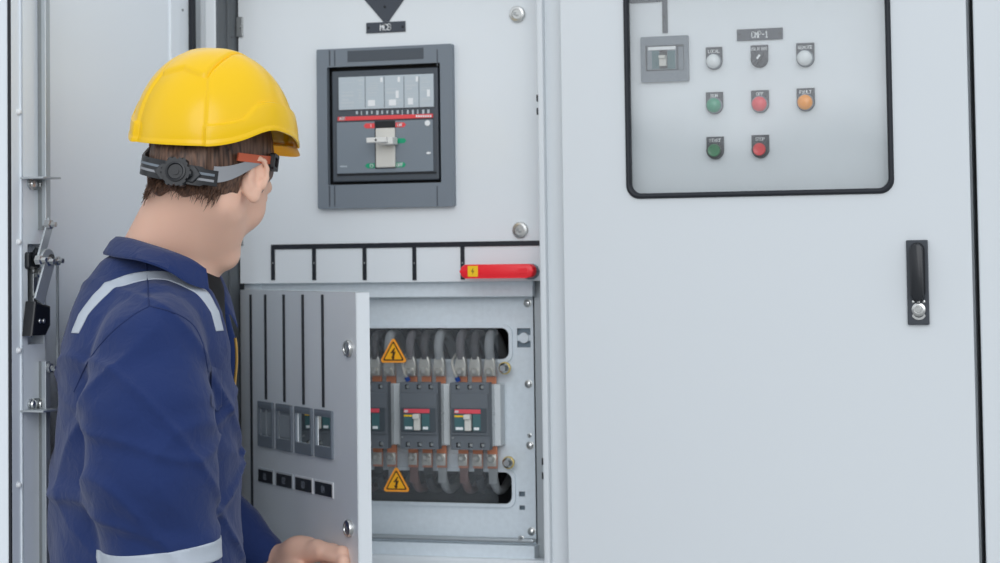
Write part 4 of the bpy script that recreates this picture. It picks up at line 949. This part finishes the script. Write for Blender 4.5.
v, f = surface_mesh(S_, lo, hi, .003)
body = mesh_obj('body', v, f, skin, man)
bm = new()

# ---- coverall: one garment surface around the body, with folds
def rdg(x, w): return np.maximum(0, 1 - np.abs(np.sin(x))/w)**1.5
def folds(p):
    s_, f_, z = tloc(p)
    wz = 1.4*np.sin(7*z + 3*f_) + .8*np.sin(17*z - 5*s_ + 1.)
    drape = rdg(15*f_ + 7*s_ + 2.0*z + wz, .55)                                # long folds hanging from the shoulder
    diag = rdg(9*f_ - 6*s_ + 11*z + 1.6*np.sin(8*f_ + 5*z), .38)               # pulls across the sleeve and back
    elbow = rdg(26*z - 12*f_ + 8*s_ + 1.5*np.sin(14*f_), .45)*np.exp(-((z-1.20)/.11)**2)
    fine = np.sin(52*f_ + 30*s_ + 20*z + 2.5*np.sin(19*z)) * np.sin(41*z - 18*f_ + 2*np.sin(13*s_))
    soft = np.sin(16*f_ + 9*s_ + 5*z + 1.5*np.sin(8*z + 4*s_))
    fd = np.clip((np.linalg.norm(p-WRL, axis=1)-.07)/.12, 0, 1)*np.clip((W(150, 250, 3.26)[2]-z)/.08, .15, 1)
    return fd*(-.0070*drape*(.6+.4*np.sin(9*z+2.)) - .0058*diag - .0065*elbow + .0012*fine + .0030*soft)
C_ = Field()
C_.add(loft(.0, W(150, 254, 3.26)[2], zbot-.03, .012), T(0, 0, (ztop+zbot)/2), .62, .03)
SR2 = SHR + tr*.0; 
C_.chain([W(152, 322, 3.13), W(151, 350, 3.085), W(150, 410, 3.055), W(154, 480, 3.045), W(164, 556, 3.045), W(192, 640, 3.05), WRR + (ELR-WRR)*.12], [.055, .072, .087, .087, .0745, .066, .046], .02)
C_.chain([W(164, 322, 3.39), SHL - ZU*.01, (SHL+ELL)/2, ELL, (ELL+WRL)/2, WRL + (ELL-WRL)*.06], [.055, .070, .074, .064, .050, .040], .022)
for a_, b_, c_ in ((HIPR, KNR, ANR), (HIPL, KNL, ANL)): C_.chain([a_, b_, c_ + ZU*.0], [.115, .092, .085], .05)
C_.cone(WRL + (ELL-WRL)*.03, WRL + (WRL-ELL)*.5, .030, .034, .004, 's'); C_.cone(WRR + (ELR-WRR)*.08, WRR + (WRR-ELR)*.4, .036, .038, .006, 's')
C_.add(folds, T(0, 0, .9), 1.2, .01, 'a')
# neck opening and the open front of the collar
C_.cone(H(0, -.02, -.02), NB - ZU*.006, .066, .072, .008, 's')
zo1 = W(200, 268, 3.26)[2]; zo0 = W(236, 392, 3.26)[2]
fa_ = (W(214, 268, 3.26)-T(0, 0, 0))@tf; fb_ = (W(237, 300, 3.26)-T(0, 0, 0))@tf
zo_ = W(236, 350, 3.26)[2]; fc_ = (W(239, 345, 3.26)-T(0, 0, 0))@tf; fd_ = (W(241, 400, 3.26)-T(0, 0, 0))@tf
C_.cone(T(.040, fa_-.012, zo1+.03), T(.044, fc_-.004, zo_), .062, .056, .006, 's'); C_.cone(T(.044, fc_-.004, zo_), T(.010, fd_+.004, zo0-.03), .056, .012, .006, 's')
lo = np.minimum(T(-.5, -.4, 0), T(.5, .5, 0)); hi = np.maximum(T(-.5, -.4, 0), T(.5, .5, 0)); lo = np.minimum(lo, WRR-.15); hi = np.maximum(hi, WRL+.1); lo[2] = .05; hi[2] = HO[2]
v, f = surface_mesh(C_, lo, hi, .005)
suit = mesh_obj('coverall', v, f, navy, man)
suit_v, suit_f = v, f
def garment(p, h=.01): return C_(p, h)
def clip_band(name, planes, off, mt, parent, keep=None, thick=.0015):
    """the part of the coverall's surface between planes, lifted off it as a band"""
    b_ = BASE[man.name]; bm = bmesh.new(); me = suit.data; bm.from_mesh(me)
    cc = suit_v[suit_f].mean(1)
    bm.faces.ensure_lookup_table(); mk = np.ones(len(cc), bool)
    for co, no in planes: mk &= ((cc-co)@no) < .012
    if keep is not None: mk &= keep(cc)
    fc = suit.data.polygons; ctr = np.empty(len(fc)*3); fc.foreach_get('center', ctr); ctr = ctr.reshape(-1, 3) + b_; mk = np.ones(len(ctr), bool)
    for co, no in planes: mk &= ((ctr-co)@no) < .012
    if keep is not None: mk &= keep(ctr)
    bmesh.ops.delete(bm, geom=[fc_ for fc_, m_ in zip(bm.faces, mk) if not m_], context='FACES')
    for co, no in planes: bmesh.ops.bisect_plane(bm, geom=list(bm.verts)+list(bm.edges)+list(bm.faces), plane_co=Vector(co-b_), plane_no=Vector(no), clear_outer=True)
    bm.normal_update()
    for v_ in bm.verts: v_.co += v_.normal*off
    r_ = bmesh.ops.solidify(bm, geom=list(bm.faces), thickness=thick)
    me2 = bpy.data.meshes.new(name); bm.to_mesh(me2); bm.free(); me2.materials.append(mt); me2.polygons.foreach_set('use_smooth', [True]*len(me2.polygons))
    o = bpy.data.objects.new(name, me2); COL.objects.link(o); o.parent = parent; return o
# sleeve band
ax_ = unit(W(174, 620, 3.05)-W(158, 480, 3.05)); pa_, pb_ = W(162, 543, 3.05), W(164, 563, 3.05)
AF = Field(); AF.chain([W(150, 410, 3.055), W(154, 480, 3.045), W(164, 556, 3.045), W(192, 640, 3.05)], [.087, .087, .0745, .066], .02)
clip_band('reflective_tape', [(pa_, -ax_), (pb_, ax_)], .0012, tape_m, suit, lambda c: np.abs(AF(c)) < .014)
# shoulder tape: a strap over the near shoulder
sc_ = T(0, 0, 0); sA, sB = .104, .126
zs = W(150, 331, 3.2)[2]
n_s = unit(tr - tf*.16); n_m = unit(tr + tf*.16)
clip_band('reflective_tape', [(T(sB, 0, 0), n_s), (T(sA, 0, 0), -n_s), (T(0, 0, zs), -ZU)], .0012, tape_m, suit)
clip_band('reflective_tape', [(T(-sA, 0, 0), n_m), (T(-sB, 0, 0), -n_m), (T(0, 0, zs), -ZU)], .0012, tape_m, suit)
# black T-shirt inside the open collar
U_ = Field(); U_.add(loft(.013, W(150, 262, 3.26)[2], W(150, 470, 3.26)[2], .02), T(0, 0, 1.3), .4, .02); U_.cone(NB + ZU*.0, NB - ZU*.03, .064, .075, .02)
U_.cone(H(0, -.02, -.02), NB + ZU*.03, .055, .062, .006, 's')
v, f = surface_mesh(U_, T(-.35, -.3, 1.1)*0 + np.minimum(T(-.3, -.3, 1.1), T(.3, .3, 1.1)), np.maximum(T(-.3, -.3, 1.55), T(.3, .3, 1.55)), .006)
mesh_obj('tshirt', v, f, shirt_m, man)
# zip
zp = [(235.2, 338), (236.2, 346), (236.6, 356), (236.4, 366), (235.5, 376), (234.6, 386)]
pts = [W(x, y, 3.235) for x, y in zp]
bm = new(); tube(bm, spline(pts, 5), .0022, 8); obj('zip', bm, gold_m, suit)

# ---- collar: a folded band standing round the neck
def collar_pts(path, n=40):
    return spline([W(*q) for q in path], 8)
up = collar_pts([(206, 268, 3.17), (192, 258, 3.165), (172, 250, 3.17), (150, 243, 3.19), (130, 237, 3.225), (117, 236, 3.27), (124, 236, 3.33), (150, 240, 3.37), (180, 247, 3.375), (205, 258, 3.35), (218, 272, 3.32), (225, 302, 3.30)])
dnp = collar_pts([(209, 288, 3.165), (188, 281, 3.135), (166, 268, 3.12), (141, 259, 3.13), (116, 255, 3.19), (103, 252, 3.27), (112, 254, 3.36), (150, 262, 3.42), (184, 268, 3.42), (212, 274, 3.38), (228, 290, 3.345), (238, 326, 3.325)])
inn = collar_pts([(203, 288, 3.185), (188, 272, 3.185), (170, 264, 3.19), (150, 257, 3.21), (134, 251, 3.24), (123, 250, 3.27), (128, 250, 3.325), (150, 254, 3.355), (178, 261, 3.36), (203, 274, 3.335), (213, 290, 3.31), (222, 314, 3.295)])
bm = new(); rows = []
for a_, b_, c_ in zip(up, dnp, inn):
    mid1 = a_ + (b_-a_)*.5 + ZU*.004; o1 = unit(b_-c_)
    rows.append([bm.verts.new(x) for x in (c_, (c_+a_)/2, a_ - ZU*.002, a_ + ZU*.001 + (b_-a_)*.08, mid1, b_, b_ - ZU*.004 - (b_-a_)*.02, mid1 - ZU*.006 - (b_-c_)*.05)])
for A, B in zip(rows, rows[1:]):
    for i in range(8): bm.faces.new((A[i], A[(i+1) % 8], B[(i+1) % 8], B[i]))
bm.faces.new(rows[0]); bm.faces.new(rows[-1][::-1])
bmesh.ops.subdivide_edges(bm, edges=bm.edges, cuts=1, use_grid_fill=True, smooth=.4)
obj('collar', bm, navy, suit, 70)
# ---- pocket flap, seams: thin cloth laid on the garment
def patch(name, cols, mt, off=.0015, th=.0015):
    """cloth piece over a grid of photo points, thickness th, on the garment's surface"""
    pts = [[march(garment, x, y, 2.8, 3.6) for x, y in c] for c in cols]
    if any(p is None for c in pts for p in c): return None
    bm = new(); lay = []
    for k_ in (off, off+th):
        lay.append([[bm.verts.new(p + unit(CAM-p)*k_) for p in c] for c in pts])
    n0, n1 = len(pts), len(pts[0])
    for i in range(n0-1):
        for j in range(n1-1):
            for q, L in enumerate(lay):
                fq = (L[i][j], L[i+1][j], L[i+1][j+1], L[i][j+1]); bm.faces.new(fq if q else fq[::-1])
    ed = [(i, 0) for i in range(n0)] + [(n0-1, j) for j in range(1, n1)] + [(i, n1-1) for i in range(n0-2, -1, -1)] + [(0, j) for j in range(n1-2, 0, -1)]
    for (a_, b_), (c_, d_) in zip(ed, ed[1:]+ed[:1]): bm.faces.new((lay[0][a_][b_], lay[0][c_][d_], lay[1][c_][d_], lay[1][a_][b_]))
    return obj(name, bm, mt, suit, 60)
def seam(path, n=5, w_=.0012):
    pts = [march(garment, float(x), float(y), 2.8, 3.6) for x, y, _ in spline([(a_, b_, 0) for a_, b_ in path], n)]
    pts = [p for p in pts if p is not None]
    if len(pts) > 3: bm = new(); tube(bm, pts, w_, 6); obj('seam', bm, navy_d, suit, 80)
seam([(146, 262), (147, 275), (148, 290), (149, 306)]); seam([(150, 306), (132, 316), (108, 336), (88, 362), (74, 392)]); seam([(150, 306), (172, 312), (192, 324), (203, 345), (208, 372)])
pk = []
for i in range(8):
    x = 211.5 + i*1.5; pk.append([(x, y) for y in np.linspace(366 + i*.6, 409 + (2.2 if 2 < i < 6 else 0) - abs(i-4)*.8, 8)])
patch('pocket_flap', pk, navy, .001, .004)

# ---- hair: a cap over the back of the head plus loose strands at the hairline
ha = lambda x, y, z: H(x, y, z)
Hh = Field(); Hh.ell(H(0, -.013, .040), HB, (.0815, .1065, .096), .01)
Hh.ell(H(0, -.040, -.020), HB, (.066, .066, .060), .03)
def hair_cut(p):
    q = (p-HO)@HB.T; x, y, z = q[:, 0], q[:, 1], q[:, 2]
    low = np.where(y < -.005, -.048 - .016*np.clip((-y-.02)/.08, 0, 1), .0) + .004*np.sin(140*x+60*y)
    low = np.where((y >= -.005) & (y < .045), -.004 - .012*np.exp(-((y-.03)/.008)**2) + .03*np.exp(-((y-.0)/.010)**2), low)
    low = np.where(y >= .045, .012 + (y-.045)*1.2, low)
    return low - z
def hair_fn(p, h=.01):
    q = (p-HO)@HB.T; d = Hh(p, h) + .0012*np.sin(260*q[:, 0]+30*q[:, 2])*np.sin(210*q[:, 1]+24*q[:, 2]) + .0015*np.sin(70*q[:, 0]+50*q[:, 2])
    d = smax(d, hair_cut(p), .006)
    for sg in (1, -1):
        e = (q - np.array([sg*.083, -.008, -.003]))/np.array([.03, .018, .030]); d = smax(d, -(np.linalg.norm(e, axis=1)-1)*.018, .004)
    return d
v, f = surface_mesh(hair_fn, HO-.17, HO+.19, .0035)
hair = mesh_obj('hair', v, f, hair_m, man)
hc = bpy.data.curves.new('hair_strands', 'CURVE'); hc.dimensions = '3D'; hc.bevel_depth = .0007; hc.bevel_resolution = 0
rs = np.random.RandomState(5); b_ = BASE[man.name]
for i in range(1500):
    a_ = rs.uniform(-1.9, 1.9)                                                # around the back of the head
    th_ = -PI/2 + a_*.92; xx, yy = .0815*math.cos(th_), -.013 + .1065*math.sin(th_)
    if yy > -.012 and rs.rand() < .7: continue
    z0 = rs.uniform(-.058, .02); L = rs.uniform(.018, .034)
    pts = []
    for k_ in range(4):
        t = k_/3; z = z0 - L*t; zz = (z-.040)/.096; sc = math.sqrt(max(.05, 1-min(zz*zz, .95))); sc = max(sc, .80 if yy < -.05 else .72); 
        pts.append(H(xx*sc*1.02 + rs.normal(0, .0012), (yy+.013)*sc*1.015 - .013 + rs.normal(0, .0012) - (.004*t if yy < -.05 else 0), z))
    low = -.068 if yy < -.06 else -.054
    if pts[-1] is None or z0-L < low-.014*rs.rand(): continue
    sp = hc.splines.new('POLY'); sp.points.add(3)
    for k_, p in enumerate(pts): sp.points[k_].co = (*(p-b_), 1); sp.points[k_].radius = (1, 1, .8, .2)[k_]
hc.materials.append(hair_m); hs = bpy.data.objects.new('hair_strands', hc); COL.objects.link(hs); hs.parent = hair; hs['kind'] = 'stuff'

# ---- hard hat
KA, KP, KR = math.radians(38), math.radians(4), math.radians(5)
ky0 = math.cos(KA)*vd + math.sin(KA)*vr; kx0 = np.cross(ky0, ZU); ky_ = math.cos(KP)*ky0 + math.sin(KP)*ZU; kz_ = np.cross(kx0, ky_)
kx_ = math.cos(KR)*kx0 - math.sin(KR)*kz_; kz_ = np.cross(kx_, ky_)
KO = W(213, 135.5, 3.25)
def K(x, y, z): return KO + x*kx_ + y*ky_ + z*kz_
def sst(a, b, x): t = np.clip((x-a)/(b-a), 0, 1); return t*t*(3-2*t)
def rimz(th):
    an_ = math.degrees(abs(math.atan2(math.sin(th), math.cos(th))))
    return -.009*float(sst(105, 150, an_)) + .013*math.exp(-((an_-97)/20)**2) - .018*float(sst(78, 40, an_))
def shell(th, t):
    """th = 0 front, pi/2 right side, pi back; t = 0 at the rim .. 1 at the crown"""
    c, s_ = math.cos(th), math.sin(th)
    a, bf, bb, hgt = .107, .129, .115, .120
    rad_y = bf if c > 0 else bb
    rim = rimz(th)
    ph = t*PI/2; kr_ = math.cos(ph)**.90; kz2 = math.sin(ph)
    x, y, z = a*s_*kr_, rad_y*c*kr_, rim*(1-t) + hgt*kz2
    ang = abs(math.atan2(s_, c))
    # raised crown ridge ending in a chevron behind, side panels and lip forward of the rear crease
    deg_ = math.degrees(ang); side = float(sst(148, 145, deg_)); rw = abs(x)
    e = .0048*float(sst(.038, .033, rw))*float(sst(.50, .55, t + (.0 if c > 0 else rw*2.2 - .10) + (.25 if c > 0 else 0)))
    e += .0036*side*float(sst(.038, .044, rw))
    arch = .075*float(sst(122, 106, deg_))
    lip = float(sst(.146, .132, t - arch))*side
    out = .0042*lip + .0012 + .0014*float(sst(.035, .02, t))
    n = unit((x/(a*a)+1e-9, y/(rad_y*rad_y)+1e-9, z/(hgt*hgt)*.6+1e-9)); x, y, z = np.array([x, y, z]) + n*(e+out)
    return K(x, y, z)
NTH, NT = 240, 90
bm = new(); grid = []
ts = [0, .004] + list(np.linspace(.012, .985, NT))
for t in ts: grid.append([bm.verts.new(shell(2*PI*i/NTH, t)) for i in range(NTH)])
top = bm.verts.new(K(0, -.0, .120+.006))
for A, B in zip(grid, grid[1:]):
    for i in range(NTH): bm.faces.new((A[i], A[(i+1) % NTH], B[(i+1) % NTH], B[i]))
for i in range(NTH): bm.faces.new((grid[-1][i], grid[-1][(i+1) % NTH], top))
bm.normal_update()
r_ = bmesh.ops.solidify(bm, geom=list(bm.faces), thickness=.0030)
hat = obj('hard_hat', bm, hat_m, man, 45)
# peak
bm = new(); rows = []
for i in range(41):
    th = math.radians(-64 + 128*i/40); c, s_ = math.cos(th), math.sin(th); w_ = max(0, math.cos(th*90/64))**.7; row = []
    for j in range(7):
        q = j/6*w_; row.append(bm.verts.new(K(.1115*s_*(1+.06*q), .133*c + .034*q*c, rimz(th) + .002 - .016*q - .010*q*q + .006*(1-abs(s_))*q)))
    rows.append(row)
for A, B in zip(rows, rows[1:]):
    for j in range(6): bm.faces.new((A[j], A[j+1], B[j+1], B[j]))
bmesh.ops.solidify(bm, geom=list(bm.faces), thickness=.004); obj('peak', bm, hat_m, hat, 60)
# headband with its ratchet knob, side straps
D2 = math.radians
def band(z0, z1, r0, tha, thb, mt, name, th_=.0025, n=48, tilt=0., zf=None, hw=None):
    bm = new(); rows = []
    for i in range(n+1):
        th = tha + (thb-tha)*i/n; c, s_ = math.cos(th), math.sin(th); zc = zf(th) if zf else 0; k_ = hw(th) if hw else 1; row = []
        zm, zh = (z0+z1)/2 + zc - .003 - .019*math.cos(th-D2(140)), (z1-z0)/2*k_
        for rr_, zz in ((r0, zm-zh), (r0, zm+zh), (r0+th_, zm+zh), (r0+th_, zm-zh)): row.append(bm.verts.new(H2((.0735+rr_)*s_, -.012+(.0985+rr_)*c, zz)))
        rows.append(row)
    for A, B in zip(rows, rows[1:]):
        for j in range(4): bm.faces.new((A[j], A[(j+1) % 4], B[(j+1) % 4], B[j]))
    bm.faces.new(rows[0][::-1]); bm.faces.new(rows[-1]); return obj(name, bm, mt, hat, 40)
hb = band(-.004, .024, .0105, D2(128), D2(262), blackpl, 'headband', .004, hw=lambda t: 1 if D2(140) < t < D2(250) else .8)
band(.004, .0075, .0143, D2(131), D2(262), hat_strap, 'headband_groove', .0008); band(.0125, .016, .0143, D2(131), D2(262), bezel_m, 'headband_groove', .0008)
band(.006, .026, .0105, D2(70), D2(132), hat_strap, 'side_strap', .003, zf=lambda t: .030*sst(132, 78, math.degrees(t)), hw=lambda t: .55+.6*sst(80, 128, math.degrees(t)))
band(.006, .026, .0105, D2(228), D2(290), hat_strap, 'side_strap', .003, zf=lambda t: .030*sst(228, 282, math.degrees(t)))
band(.040, .052, .010, D2(40), D2(112), hat_or, 'sweatband', .004); band(.036, .050, .010, D2(248), D2(320), hat_or, 'sweatband', .004)
bm = new(); 
for q in ((.075, .040), (.083, .018)): pass
th = D2(62); kp = H2((.0735+.016)*math.sin(th), -.012+(.0985+.016)*math.cos(th), .036)
kn_ = unit(BX*math.sin(th)/.0735 + BY*math.cos(th)/.0985); KP_ = Plane((0, 0, 0), (1, 0, 0)); ku = np.cross(BZ, kn_)
KP_.o, KP_.u, KP_.v, KP_.n = kp, unit(ku), BZ, kn_
ring(bm, KP_, rrect((-.016, .016, -.012, .012), .003, 3), rrect((-.010, .010, -.007, .007), .002, 3), -.004, .003); obj('clip', bm, blackpl, hat)
th = D2(163); kp = H2((.0735+.0135)*math.sin(th), -.012+(.0985+.0135)*math.cos(th), .010-.003-.0175); kn_ = unit(BX*math.sin(th)/.0735 + BY*math.cos(th)/.0985)
KP_.o, KP_.u, KP_.v, KP_.n = kp, unit(np.cross(BZ, kn_)), BZ, kn_
gear = []
for i in range(72):
    a_ = 2*PI*i/72; gear.append(((.0205 + .0022*math.tanh(3*math.cos(6*a_)))*math.cos(a_), (.0205 + .0022*math.tanh(3*math.cos(6*a_)))*math.sin(a_)))
bm = new(); prism(bm, KP_, gear, -.002, .012, .0025); lathe(bm, KP_, 0, 0, [(.0145, .0115), (.0145, .0145), (.0118, .0150), (.0105, .0135), (.0105, .0128), (.0052, .0128), (.0052, .0142), (0, .0142)], 36); obj('adjuster_knob', bm, blackpl, hat, 40)
bm = new(); prism(bm, KP_, [(-.034, 0), (-.024, .012), (.024, .012), (.034, 0), (.024, -.012), (-.024, -.012)], -.004, .002, .001); obj('knob_base', bm, handle_k, hat)

# ---- boots
for an, s_ in ((ANR, 1), (ANL, -1)):
    Bf = Field(); Bf.chain([an + ZU*.06, an - ZU*.035, an - ZU*.045 + tf*.10, an - ZU*.048 + tf*.19], [.060, .056, .048, .042], .03)
    Bf.add(lambda p: .002 - p[:, 2], an, .5, .004, 'x')
    def bfn(p, h=.01, B=Bf, a0=an):
        d = np.full(len(p), .25)
        for f_, c_, R_, k_, m_ in B.p[:-1]: d = smin(d, f_(p), k_)
        return smax(d, .001 - p[:, 2], .008)
    v, f = surface_mesh(bfn, an - np.array([.33, .33, an[2]+.012]), an + np.array([.33, .33, .16]), .007); mesh_obj('boot', v, f, boot_m, man)
